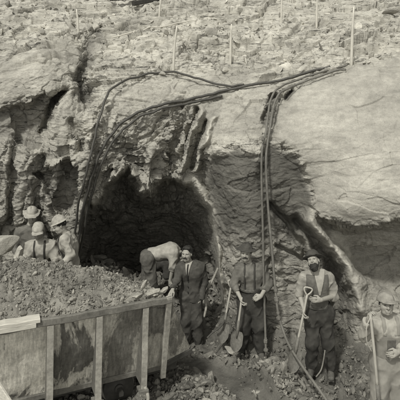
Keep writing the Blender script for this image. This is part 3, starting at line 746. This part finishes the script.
cp = beam('corner_post', (2.0, -.045, RZ+.02), (2.015, .27, BZ-.12), .05, .075, M['paleiron'], wag, up=(0, 1, 0), jit=.0015)
tube('hook', [(1.70, .04, .36), (1.73, .0, .24), (1.68, -.04, .14), (1.60, -.03, .10), (1.56, 0, .17)], .022, M['paleiron'], wag)
beam('underframe', (XL, .55, BZ-.13), (2.3, .55, BZ-.13), .16, .07, M['dark'], wag)
beam('underframe', (XL, 1.15, BZ-.13), (2.3, 1.15, BZ-.13), .16, .07, M['dark'], wag)
for X in (-1.1, .2, 1.45):
    beam('axle', (X, .25, .2), (X, 1.45, .2), .06, .06, M['dark'], wag)
    for Y in (.42, 1.28):
        wh = tube('wheel', [(X, Y-.04, .2), (X, Y+.04, .2)], .2, M['dark'], wag, 28, 1)
        tube('hub', [(X, Y-.07, .2), (X, Y-.035, .2)], .06, M['dark'], wh, 14, 1); tube('rim', [(X, Y+.04, .2), (X, Y+.06, .2)], .225, M['iron'], wh, 28, 1)
# the load: a heap and its loose stones in one uncountable mass
def heap_z(X, Y):
    q = np.c_[X, Y, 0*X]; c = np.where(Y < .75, 1-np.abs((Y-.75)/.78)**1.5, 1-np.abs((Y-.75)/.95)**1.6*1.15); l = np.where(X > .15, 1-(np.maximum(X-.15, 0)/1.95)**1.1, 1.0)
    return RZ-.07-.45*sstep(.9, 1.55, Y)+.55*np.maximum(c, 0)*np.clip(l, 0, 1)-.16*sstep(1.2, 1.9, X)*sstep(.3, .9, Y)+.05*fbm(q, 3, 3, 111)+.02*fbm(q, 11, 3, 112)-.02
HXg, HYg = np.meshgrid(np.linspace(XL+.02, 2.03, 300), np.linspace(.02, 1.53, 130)); hX, hY = HXg.ravel(), HYg.ravel(); hZ = heap_z(hX, hY)
b3, e3 = blocks(np.c_[hX, hY, 0*hX], 16., 8); hZ = hZ+b3*.03; i4 = np.arange(hX.size).reshape(HXg.shape)
HV = [wl(a, b, c) for a, b, c in zip(hX, hY, hZ)]
n0 = len(HV); HQ = np.stack([i4[:-1, :-1], i4[:-1, 1:], i4[1:, 1:], i4[1:, :-1]], -1).reshape(-1, 4)
me = mesh_np('rubble_load', HV, HQ); attr(me, 'tone', .20*(1+.2*fbm(np.array(HV), 5, 3, 113)))
# stones of the load joined into the same mesh
n = 13000; x = RNG.uniform(XL+.03, 2.02, n); y = RNG.uniform(.03, 1.5, n); sz = np.clip(RNG.lognormal(-4.65, .55, n), .006, .055)
pts = np.array([wl(a, b, c) for a, b, c in zip(x, y, heap_z(x, y)+sz*.35)])
ls = scatter('load_stones', pts, sz, RNG.uniform(.13, .32, n), M['stone'])
ld = link('rubble_load', me, M['stone']); tag(ld, None, None, None, 'stuff')
bpy.context.view_layer.objects.active = ld; ld.select_set(True); ls.select_set(True)
with bpy.context.temp_override(active_object=ld, selected_editable_objects=[ld, ls], selected_objects=[ld, ls]): bpy.ops.object.join()
# lumps lying on the wagon's corner
for k, (X, Y, Z, s, lab) in enumerate(((1.60, .05, 1.52, .085, 'pale stone lump on the wagon rim just above the last tall rib'), (1.80, .03, 1.55, .10, 'largest pale stone lump on the far corner of the wagon rim'),
        (1.95, .06, 1.53, .075, 'pale lump on the wagon corner under the suited man\'s hand'), (1.72, .14, 1.60, .07, 'topmost pale lump behind the others on the wagon corner'), (1.42, .08, 1.49, .05, 'small pale stone on the wagon rim left of the corner lumps'))):
    boulder('stone_lump', wl(X, Y, Z), s, 300+k, .30, lab, (1.1, 1, .8), k*.35, 'stone', 'stones on the wagon corner')
# a pale board leaning in the bottom left corner
bt = beam('loose_board', P(-14, 372, 5.3), P(9, 408, 5.15), .16, .03, M['plank'], None, up=(.5, -.2, 1)); tag(bt, 'pale bare board slanting in the bottom left corner before the wagon', 'board')

# ------------------------------------------------------------------ hoses and pipes over the rock
def lay(pts, off=.035, r=.02):
    j = RNG.randn(len(pts), 2)*.35
    return [P(u+j[k, 0]*.6, v+j[k, 1], surfY(u, v)-off) for k, (u, v) in enumerate(pts)]
def dens(pts, step=7):
    out = []
    for (a, b), (c, d) in zip(pts[:-1], pts[1:]):
        n_ = max(1, int(math.hypot(c-a, d-b)/step))
        out += [(a+(c-a)*k/n_, b+(d-b)*k/n_) for k in range(n_)]
    return out+[pts[-1]]
def smoothY(ps, k=3):
    ps = np.array(ps); y = ps[:, 1].copy()
    ym = np.array([y[max(0, i-2):i+3].min() for i in range(len(y))]); ys = np.array([ym[max(0, i-k):i+k+1].mean() for i in range(len(y))]); ys = np.minimum(ys, y)
    f = ys/y; return np.c_[ps[:, 0]*f, ys, CH+(ps[:, 2]-CH)*f]
def hose(name, px, r, mat, label, cat, off=.018, group=None, step=6):
    p = smoothY(lay(dens(px, step), off)); o = tube(name, p, r, mat, None, 10, 4); return tag(o, label, cat, group)
hose('air_hose', [(70,262),(74,240),(78,205),(85,178),(92,150),(98,122),(104,102),(110,90),(124,81),(150,73),(175,72),(200,79),(216,84),(232,86),(244,84.5)], .021, M['hose'], 'thin dark hose arching highest over the pale bulge above the cave', 'hose', group='hoses over the rock')
hose('air_hose', [(74,262),(79,236),(84,205),(91,180),(98,158),(107,140),(120,124),(138,112),(165,104),(196,98),(225,90),(256,84),(282,80),(305,73),(330,66.5)], .026, M['hose'], 'thick dark hose sweeping over the cave down to the crew behind the wagon', 'hose', group='hoses over the rock')
hose('air_hose', [(78,262),(83,238),(88,208),(95,184),(102,161),(111,144),(123,129),(140,116),(166,107.5),(197,101.5),(222,95.5)], .022, M['hose'], 'shorter dark hose running just below the thick dark hose over the cave', 'hose', group='hoses over the rock')
hang = [P(u, v, Y) for u, v, Y in ((262,150,7.72),(261.5,170,7.70),(262,200,7.69),(263,235,7.67),(263.5,270,7.64),(264.5,305,7.58),(265.5,335,7.50),(266,356,7.42))]
top = smoothY(lay(dens([(347,65),(335,68),(318,73),(300,79),(285,84),(275,91),(270,101),(268,116),(266,132),(263,148)], 6), .03)); k_ = min(top[-1][1], 7.74)
h1 = tag(tube('air_hose', list(top[:-1])+hang, .018, M['pipe'], None, 10, 4), 'hose hanging straight down in front of the hatted man from the rightmost stake', 'hose', 'hoses over the rock')
hang2 = [P(u, v, Y) for u, v, Y in ((266,158,7.70),(266.5,180,7.66),(268.5,212,7.60),(272,250,7.5),(275,285,7.38),(278,312,7.28),(283,330,7.2),(290,347,6.95),(305,370,6.62),(318,388,6.37),(332,408,6.12))]
top2 = smoothY(lay(dens([(346,69),(334,71),(318,76.5),(302,82),(288,88),(279,94),(274,104),(271.5,118),(269,134),(266.5,150)], 6), .035))
h2 = tag(tube('air_hose', list(top2[:-1])+hang2, .019, M['pipe'], None, 10, 4), 'hose with bulky couplings on the right, slanting to the bottom edge across the rubble', 'hose', 'hoses over the rock')
def coupling(par, u, v, Y, L=.09, r=.05, d=(0, 0, 1), nm='coupling'):
    c = P(u, v, Y); d = unit(d); tube(nm, [c-d*L/2, c-d*L*.3, c-d*.25*L, c+d*.25*L, c+d*L*.3, c+d*L/2], r, M['iron'], par, 6, 1, [r*.5, r*.5, r*.72, r*.72, r*.5, r*.5]).data.shade_flat()
for v, L, r in ((290, .07, .045), (299, .10, .055), (313, .05, .04), (318, .05, .05)): coupling(h2, 275.3+(v-285)*.1, v, 7.37-(v-285)*.0035, L, r, (.09, -.07, -1))
coupling(h1, 265.7, 341, 7.47, .09, .042); coupling(h1, 266, 350, 7.44, .05, .05); coupling(h1, 263, 139, 7.72, .08, .04)
tag(tube('air_hose', [px_z(238, 312, .45)*0+P(229,308,8.0), P(224,322,7.8), P(218,329,7.7), P(212,333,7.65), P(207,338,7.6)], .012, M['hose'], None), 'short thin hose end curling on the rubble right of the suited man', 'hose', 'hoses over the rock')
# the strange bent bar in the dark behind the suited man
tag(tube('bent_bar', [P(218,268,8.5), P(213,279,8.45), P(208,289,8.4), P(205.5,298,8.35), P(206,308,8.3), P(204,317,8.28)], .020, M['paleiron'], None), 'crooked iron bar leaning in the dark at the right of the suited man', 'bar')
tag(tube('iron_hook', [P(206,293,8.36), P(208,290,8.34), P(212,289,8.3), P(216,292,8.28), P(219,297,8.28)], .016, M['iron'], None), 'small curved iron hook against the crooked bar at the cave\'s right edge', 'hook')
# stakes, boards and a cord on the slope
stk = [(80,8,32,'pale stake leaning on the slope above the left outcrop, leftmost of the stakes', -2), (173,25,71,'long pale stake standing right above the arching hose', 3), (230,27,66,'faint pale stake standing on the slope above the middle of the long hose', 1),
       (281,-6,24,'pale stake cut by the top edge, the third from the right', 1), (316,-8,26,'pale stake cut by the top edge, next left of the rightmost stake', 1), (351,4,63,'tallest pale stake, rightmost, where the hoses start above the smooth bulge', 2), (159,-10,14,'short pale stake cut by the top edge beside the dark boards', 3)]
for u, v0, v1, lab, ln in stk:
    b = surf(u, v1); top_ = b+np.array([(ln*.0)/1., 0, 0]); Y = b[1]-.05; hgt = (v1-v0)/F*Y
    o = thing('stake', lab, 'stake', (b[0], Y, b[2]), None, 'stakes on the slope')
    tube('pole', [(0, 0, -.15), (ln*.010, 0, hgt*.5), (ln*.026, .01, hgt)], .03, M['stake'], o, 7, 3, [.028, .025, .016])
cord = hose('cord', [(112,37),(130,33),(150,28),(172,24.5),(196,20)], .014, M['stake'], 'thin pale cord stretched over the stones to the head of the long stake', 'cord', .08)
for k, (a, b, lab) in enumerate((((112,9),(140,3),'dark squared timber lying at the top of the slope, left one of three'), ((134,8),(158,1),'dark squared timber lying at the top of the slope, middle one of three'), ((118,2),(150,-5),'dark timber furthest up, half out of the picture at the top'))):
    pa, pb = surf(*a), surf(*b); o = beam('timber', pa+np.array([0, -.15, .08]), pb+np.array([0, -.15, .08]), .12, .14, M['dark']); tag(o, lab, 'timber', 'dark timbers up the slope')
# single boulders
for k, (u, v, Y, s, tn_, sc3, lab) in enumerate(((3,245,7.9,.28,.36,(1.2,.9,.75),'big rounded pale boulder at the left edge beside the crouched workers'), (19,256,7.75,.15,.40,(1.2,.9,.7),'small pale boulder just right of the big one at the left edge'),
        (232,352,7.6,.11,.30,(1.3,1,.7),'pale rock at the left foot of the hatted man'), (224,330,7.9,.10,.24,(1,1,.8),'grey rock under the resting shovel by the pillar foot'),
        (28,262,7.6,.10,.38,(1.4,.9,.6),'low pale stone between the front worker and the heap'), 
        (255,392,6.75,.06,.3,(1.3,1,.7),'small stone lying in the wet track'), (210,378,7.05,.09,.26,(1.2,1,.8),'squat stone at the left margin of the wet track'))):
    boulder('boulder', P(u, v, Y), s, 400+k, tn_, lab, sc3, k*1.3, 'boulder')

# ------------------------------------------------------------------ tools
def shovel(tip, top, label, grip=True, face=(0, -1, 0), bl=.28):
    tip, top = np.asarray(tip, float), np.asarray(top, float); d = unit(top-tip); L = np.linalg.norm(top-tip); f = unit(np.asarray(face, float)-d*np.dot(face, d)); s = np.cross(f, d)
    R = Matrix(((s[0], f[0], d[0]), (s[1], f[1], d[1]), (s[2], f[2], d[2])))
    o = thing('shovel', label, 'shovel', tip, R.to_euler(), 'shovels')
    nx, nz = 10, 12; V = []
    for th in (0, 1):
        for j in range(nz+1):
            z = j/nz; w = .09*min(1, (z*2.6+.02)**.5)*(1 if z < .85 else 1-.25*(z-.85)/.15)
            for i in range(nx+1):
                x = (i/nx*2-1); V.append((x*w, .03*x*x+.02*(1-z)-.01+th*.004, z*bl))
    m = (nx+1)*(nz+1); Qd = []
    for j in range(nz):
        for i in range(nx):
            a = j*(nx+1)+i; Qd += [[a, a+1, a+nx+2, a+nx+1], [m+a, m+a+nx+1, m+a+nx+2, m+a+1]]
    me = bpy.data.meshes.new('blade'); me.from_pydata(V, [], Qd); [setattr(q, 'use_smooth', True) for q in me.polygons]; link('blade', me, M['iron'], o)
    tube('socket', [(0, .0, bl-.10), (0, .0, bl+.02), (0, .0, bl+.16)], .02, M['iron'], o, 10, 1, [.012, .024, .02])
    tube('handle', [(0, 0, bl+.14), (0, .008, (L+bl)/2), (0, 0, L-.09)], .0165, M['wood'], o, 10, 6)
    if grip: tube('grip', [(0, 0, L-.10), (-.045, 0, L-.05), (-.05, 0, L), (.05, 0, L), (.045, 0, L-.05), (0, 0, L-.10)], .012, M['wood'], o, 8, 3)
    return o
print('people')
PEOPLE = 'workers of the quarry crew'
def mk(u, v, Y, label):
    p = P(u, v, Y); return thing('person', label, 'person', p, None, PEOPLE), (lambda a, b, y=0: tuple(P(a, b, Y+y)-p))
# A: the suited man
o, q = mk(190, 348, 8.25, 'man in dark suit and tie with a moustache, one hand on the wagon corner')
J = dict(head=q(187,254,-.03), neck=q(188.5,262.5,.01), face=(-.35,-1,.10), chestf=(-.3,-1,0), chest=q(190.5,272,.02), pelvis=q(191,293,.03), sL=q(180.5,267,-.02), sR=q(200.5,266.5,.05),
         eL=q(176.5,280,-.12), wL=q(172.5,290,-.30), eR=q(204,283,.05), wR=q(200.5,299,-.03), hL=q(186.5,295,.02), hR=q(195,295,.04), kL=q(186.5,320,-.02), kR=q(197,320,-.01), aL=q(186,343,.04), aR=q(199,343,.05),
         tL=q(184,346,-.10), tR=q(200,346,-.10), hands={'L': ((-.35,-.8,-.35), (0,-.3,-1), (1,.2,0), .35), 'R': ((-.15,-.15,-1), (-.8,.3,0), (0,-1,0), .6)})
L, RR, A, _ = person(o, J)
hairpiece(L, RR, o); stache(L, o)
t = torso(Field(), A, .012, cuff=.95, tuck=.28); t.build('jacket', M['suit'], o, .008, .012, 10)
cf = unit(A['chestf']); nk = A['neck']; rt = unit(np.cross(cf, [0, 0, 1])); ch = A['chest']
def front(nm, mat, grow, zt, zb, w, par, h=.006, x0=0., taper=0.):
    f = Field(); torso(f, A, grow, arms=False); c0 = ch+rt*x0
    cl = [(c0+np.array([0, 0, zt]), (0, 0, 1)), (c0+np.array([0, 0, zb]), (0, 0, -1)), (c0+cf*.03, -cf), (c0+rt*w+np.array([0, 0, zb]), rt-np.array([0, 0, taper])), (c0-rt*w+np.array([0, 0, zb]), -rt-np.array([0, 0, taper]))]
    return f.build(nm, mat, par, h, .002, 14, clips=cl)
front('shirt', M['shirtp'], .030, .22, -.05, .003, o, taper=.20); front('tie', M['hair'], .038, .17, -.08, .012, o)
f = Field(); f.cap(nk-np.array([0, 0, .012]), nk+np.array([0, 0, .022]), .068, .062, ca=True, cb=True); f.build('collar', M['shirtw'], o, .006)
for k in range(3): link('button', mesh_np('button', IV*.011+ch+cf*.142+np.array([0, 0, -.09-.09*k]), IT), M['hair'], o)
trousers(Field(), A, (.112, .090, .082), wr=.14).build('trousers', M['suit'], o, .009, .012, 10); boots(A, o, M['boot'])
# B: the hatted man before the pillar
o, q = mk(250, 355, 7.7, 'man in a brimmed hat and dark trousers standing behind the hanging hoses')
J = dict(head=q(246,253.5,-.03), neck=q(248,262.5,.01), face=(-.25,-1,.12), chestf=(-.15,-1,0), chest=q(250,274,.02), pelvis=q(251.5,299,.03), sL=q(238.5,268.5,0), sR=q(262,268.5,.04),
         eL=q(233.5,284,-.04), wL=q(240.5,298,-.20), eR=q(268,284,.0), wR=q(261,296,-.18), hL=q(245.5,301,.02), hR=q(257.5,301,.04), kL=q(243.5,326,-.04), kR=q(260,326,-.03), aL=q(241,349,.04), aR=q(261,349,.02),
         tL=q(237,352,-.12), tR=q(262,353,-.14), hands={'L': ((.3,-.4,-.9), (.8,-.2,.3), (0,-1,.2), 1.1), 'R': ((-.7,-.3,-.2), (0,.6,-.3), (0,-.2,1), 1.0)})
L, RR, A, _ = person(o, J)
hairpiece(L, RR, o, style='n'); stache(L, o, .04); brimhat(L, RR, o, M['hat'], .14, .075)
torso(Field(), A, .004, cuff=.55).build('shirt', M['shirtg'], o, .008, .015, 10)
f = trousers(Field(), A, (.125, .108, .10), .19); f.build('overalls', M['trd'], o, .008, .016, 8)
belt(A, o, .18, .180); collar(A, o, M['shirtg']); cf = unit(A['chestf']); ch = A['chest']; rt = unit(np.cross(cf, [0, 0, 1]))
for sg in (-1, 1): front('suspender', M['trd'], .022, .3, -.24, .014, o, x0=sg*.075)
boots(A, o, M['boot'])
shovel(P(235,351,7.38), P(242.5,291,7.47), 'shovel held upright at the left hand of the hatted man', False)
shovel(P(221,343,7.75), P(232,281,8.0), 'shovel leaning against the pillar left of the hatted man', True)
# C: the man with his head thrown back
o, q = mk(321, 374, 7.15, 'bearded man in rolled sleeves, head tilted back, one arm across his belly')
J = dict(head=q(313.5,261.5,-.03), neck=q(315.5,271,.02), face=(-.45,-.85,.55), chestf=(-.12,-1,0.05), chest=q(316.5,283,.02), pelvis=q(318,310,.03), up=(-.25,.25,1), sL=q(303,277,-.01), sR=q(329.5,277,.03),
         eL=q(299.5,295,-.04), wL=q(304,309,-.16), eR=q(334,296,0), wR=q(321,300,-.19), hL=q(311.5,312,.02), hR=q(325,312,.03), kL=q(312,342,-.06), kR=q(328,342,-.02), aL=q(311.5,367,.02), aR=q(330.5,368,.03),
         tL=q(309,372,-.12), tR=q(331,372,-.14), hands={'L': ((-.1,-.35,-1), (.6,-.3,.2), (.2,-1,.3), 1.1), 'R': ((-1,-.25,.1), (0,1,-.1), (0,0,1), .45)})
L, RR, A, _ = person(o, J)
hairpiece(L, RR, o, style='n'); beard(L, RR, o); brimhat(L, RR, o, M['hat'], .125, .08)
torso(Field(), A, .004, cuff=.12, sl=.056).build('shirt', M['shirtm'], o, .008, .016, 11)
cf = unit(A['chestf']); ch = A['chest']; rt = unit(np.cross(cf, [0, 0, 1]))
f = Field(); torso(f, A, .026, arms=False); f.build('vest', M['vest'], o, .008, .006, 12, clips=[(ch+rt*.155, rt), (ch-rt*.155, -rt), (A['pelvis']+np.array([0, 0, .07]), (0, 0, -1)), (ch+np.array([0, 0, .15]), (0, 0, 1))])
front('neckcloth', M['shirtp'], .040, .24, -.12, .010, o, x0=-.03, taper=.22); collar(A, o, M['shirtm'], .080); belt(A, o, .09, .180)
trousers(Field(), A, (.108, .086, .080), .11).build('trousers', M['trd'], o, .008, .015, 9); boots(A, o, M['boot'])
shovel(P(291.5,372,6.85), P(308.5,288,7.0), 'shovel with its blade in the rubble pile, held by the man with the tilted head', True, bl=.30)
tag(tube('crooked_stick', [P(325,350,6.95), P(323.5,360,6.9), P(321,370,6.85), P(316,377,6.8)], .010, M['iron'], None), 'short curved stick standing at the feet of the bearded man', 'stick')
# D: the capped man in the right foreground
o, q = mk(387, 433, 6.0, 'man in a cap and bib overalls in the right foreground, raised hand on shovel')
J = dict(head=q(386,304.5,-.03), neck=q(387,315.5,.01), face=(-.12,-1,.20), chestf=(0,-1,0), chest=q(387.5,331,.02), pelvis=q(388,361,.03), sL=q(373.5,323,0), sR=q(401.5,323,.02),
         eL=q(363.5,336,-.14), wL=q(368.5,320,-.30), eR=q(407,343,.0), wR=q(398,352,-.16), hL=q(381,363,.02), hR=q(395.5,363,.02), kL=q(380,398,-.05), kR=q(397,398,-.02), aL=q(379,425,.03), aR=q(399,425,.03),
         tL=q(377,431,-.12), tR=q(401,431,-.12), hands={'L': ((.1,-.15,1), (.55,-.6,0), (.7,.7,0), 1.25), 'R': ((-.8,-.4,-.1), (0,.8,-.2), (0,0,1), .7)})
L, RR, A, _ = person(o, J, h=.006)
hairpiece(L, RR, o, style='n'); brimhat(L, RR, o, M['capg'], tall=.062, visor=True, name='cap', z0=.05)
torso(Field(), A, .012, cuff=.92, sl=.070).build('shirt', M['shirtp'], o, .007, .015, 10)
collar(A, o, M['shirtp'], .080)
f = trousers(Field(), A, (.125, .105, .095), .10); f.build('overalls', M['denim'], o, .008, .015, 8)
c = A['chest']; f = Field(); torso(f, A, .022, arms=False)
bib = f.build('bib', M['denim'], o, .007, .004, 12, clips=[(c+np.array([0, 0, .035]), (0, 0, 1)), (c+np.array([0, -.01, 0]), (0, 1, 0)), (c+np.array([-.13, 0, 0]), (-1, 0, .25)), (c+np.array([.13, 0, 0]), (1, 0, .25))])
f = Field(); torso(f, A, .029, arms=False); pk = f.build('pocket', M['denimd'], bib, .006, .002, 12, clips=[(c+np.array([0, 0, -.03]), (0, 0, 1)), (c+np.array([0, 0, -.155]), (0, 0, -1)), (c+np.array([0, -.05, 0]), (0, 1, 0)), (c+np.array([-.055, 0, 0]), (-1, 0, 0)), (c+np.array([.045, 0, 0]), (1, 0, 0))])
ch = A['chest']; cf = unit(A['chestf']); rt = unit(np.cross(cf, [0, 0, 1]))
for sg in (-1, 1): front('strap', M['denim'], .030, .4, .015, .021, o, x0=sg*.085)
boots(A, o, M['boot'])
shovel(P(381.5,428,5.55), P(369.5,306,5.66), 'shovel with a pale handle gripped by the capped man in front', False, bl=.3)
tag(tube('cord', [P(370,318,5.64), P(366.5,328,5.62), P(367,342,5.62), P(372,352,5.63)], .006, M['wood'], None), 'pale loop of cord hanging by the raised hand of the capped man', 'cord')
# E: the bent man in the cave mouth
o, q = mk(156, 314, 9.0, 'man bent double in the cave mouth, white shirt back uppermost, head hidden')
J = dict(head=q(182,258,-.06), neck=q(178,253,-.03), face=(.55,-.35,-.8), up=(.7,0,.5), chestf=(.1,-.1,-1), chest=q(169,250.5,0), pelvis=q(151,256,.05), sL=q(173,252,-.19), sR=q(174,251,.17),
         eL=q(173,267,-.22), wL=q(170,281,-.20), eR=q(175,268,.14), wR=q(174,282,.05), hL=q(149,259,-.05), hR=q(149,259,.13), kL=q(152,286,-.06), kR=q(147,286,.16), aL=q(153,309,-.03), aR=q(147,309,.2),
         tL=q(158,313,-.08), tR=q(152,313,.14), hands={'L': ((0,-.1,-1), (.5,.5,0), (0,-1,0), .8), 'R': ((0,-.1,-1), (.5,-.5,0), (0,1,0), .8)})
L, RR, A, _ = person(o, J, face=False)
hairpiece(L, RR, o, style='n'); torso(Field(), A, .016, cuff=.3).build('shirt', M['shirtp'], o, .008, .013, 8)
trousers(Field(), A, (.12, .092, .085)).build('trousers', M['trousd'], o, .008, .018, 8); boots(A, o, M['boot'])
f = Field(); f.cap(A['chest']+np.array([.0, 0, -.15]), A['pelvis']+np.array([.06, 0, -.17]), .10, .10, k=.04, flat=(0, 1, 0), fs=.75); f.cap(A['chest']+np.array([.02, -.05, -.12]), A['chest']+np.array([-.03, -.08, -.42]), .09, .07, k=.05); f.build('apron', M['trd'], o, .009, .01, 9)
# F, G, H: the three workers behind the wagon
o, q = mk(40, 326, 8.1, 'front worker behind the heap, in a pale cap and light shirt, looking down')
J = dict(head=q(38,231,-.06), neck=q(40,240,0), face=(.15,-1,-.45), chestf=(.1,-1,-.25), chest=q(41,251,.03), pelvis=q(42,277,.16), sL=q(28.5,246,0), sR=q(53,246,.02),
         eL=q(27,262,-.10), wL=q(36,270,-.26), eR=q(57,262,-.06), wR=q(50,271,-.25), hL=q(36,279,.15), hR=q(48,279,.15), kL=q(36,303,-.02), kR=q(49,303,-.02), aL=q(36,321,.1), aR=q(49,321,.1),
         tL=q(35,325,-.06), tR=q(50,325,-.06), hands={'L': ((.6,-.5,-.6), (.3,-.6,-.6), (0,-1,.5), .9), 'R': ((-.6,-.5,-.6), (-.3,-.6,-.6), (0,-1,.5), .9)})
L, RR, A, _ = person(o, J); hairpiece(L, RR, o, style='n'); brimhat(L, RR, o, M['hatp'], tall=.045, visor=True, name='cap', z0=.05)
torso(Field(), A, .012, cuff=.8).build('shirt', M['shirtp'], o, .008, .015, 10); trousers(Field(), A).build('trousers', M['trg'], o, .01, .008, 9); boots(A, o, M['boot'])
collar(A, o, M['shirtp'], .082); ch = A['chest']; cf = unit(A['chestf']); rt = unit(np.cross(cf, [0, 0, 1]))
for sg in (-1, 1): front('suspender', M['trd'], .036, .3, -.3, .014, o, x0=sg*.08)
o, q = mk(68, 325, 8.0, 'worker in a pale rounded hat stooping left beside the hoses, reaching to the heap')
J = dict(head=q(60,226,-.04), neck=q(65,233.5,0), face=(-1,-.45,-.45), chestf=(-.8,-.4,-.35), up=(-.4,0,1), chest=q(68,245,.03), pelvis=q(71,272,.12), sL=q(64.5,240,-.20), sR=q(71,239,.18),
         eL=q(71,255,-.24), wL=q(62,264,-.34), eR=q(62,256,.14), wR=q(54,262,-.05), hL=q(70,275,.03), hR=q(71,275,.2), kL=q(65,300,.0), kR=q(66,300,.2), aL=q(69,320,.0), aR=q(71,320,.22),
         tL=q(62,324,-.04), tR=q(64,324,.18), hands={'L': ((-1,-.2,-.35), (0,-.3,-1), (0,-1,.2), .5), 'R': ((-1,-.3,-.3), (0,-.3,-1), (0,1,.2), .5)})
L, RR, A, _ = person(o, J); hairpiece(L, RR, o, style='n'); brimhat(L, RR, o, M['hatp'], .115, .10); collar(A, o, M['shirtp'], .08); ch = A['chest']; cf = unit(A['chestf']); rt = unit(np.cross(cf, [0, 0, 1]))
for sg in (-1, 1): front('suspender', M['trd'], .036, .3, -.3, .014, o, x0=sg*.08)
torso(Field(), A, .014, cuff=.85, sl=.066).build('shirt', M['shirtp'], o, .008, .015, 10); trousers(Field(), A).build('trousers', M['trg'], o, .01, .008, 9); boots(A, o, M['boot'])
o, q = mk(32, 304, 8.75, 'rearmost worker behind the wagon, only his wide pale hat and shoulders showing')
J = dict(head=q(32,216,-.03), neck=q(31,225,0), face=(.3,-1,-.25), chestf=(.1,-1,0), chest=q(30,236,.03), pelvis=q(30,260,.04), sL=q(19,231,0), sR=q(41,231,.02),
         eL=q(16,248,-.03), wL=q(21,262,-.16), eR=q(45,248,-.03), wR=q(40,262,-.16), hL=q(25,262,.04), hR=q(35,262,.04), kL=q(25,284,0), kR=q(36,284,0), aL=q(25,299,.04), aR=q(36,299,.04),
         tL=q(24,303,-.1), tR=q(37,303,-.1), hands={'L': ((.3,-.4,-.9), (.6,-.3,0), (0,-1,0), .7), 'R': ((-.3,-.4,-.9), (-.6,-.3,0), (0,-1,0), .7)})
L, RR, A, _ = person(o, J); hairpiece(L, RR, o, style='n'); brimhat(L, RR, o, M['hatp'], .155, .08); collar(A, o, M['shirtg'], .08)
torso(Field(), A, .012, cuff=.9).build('shirt', M['shirtg'], o, .009, .018, 9); trousers(Field(), A).build('trousers', M['trd'], o, .01, .008, 9); boots(A, o, M['boot'])
for ob in COL.objects: ob.select_set(False)
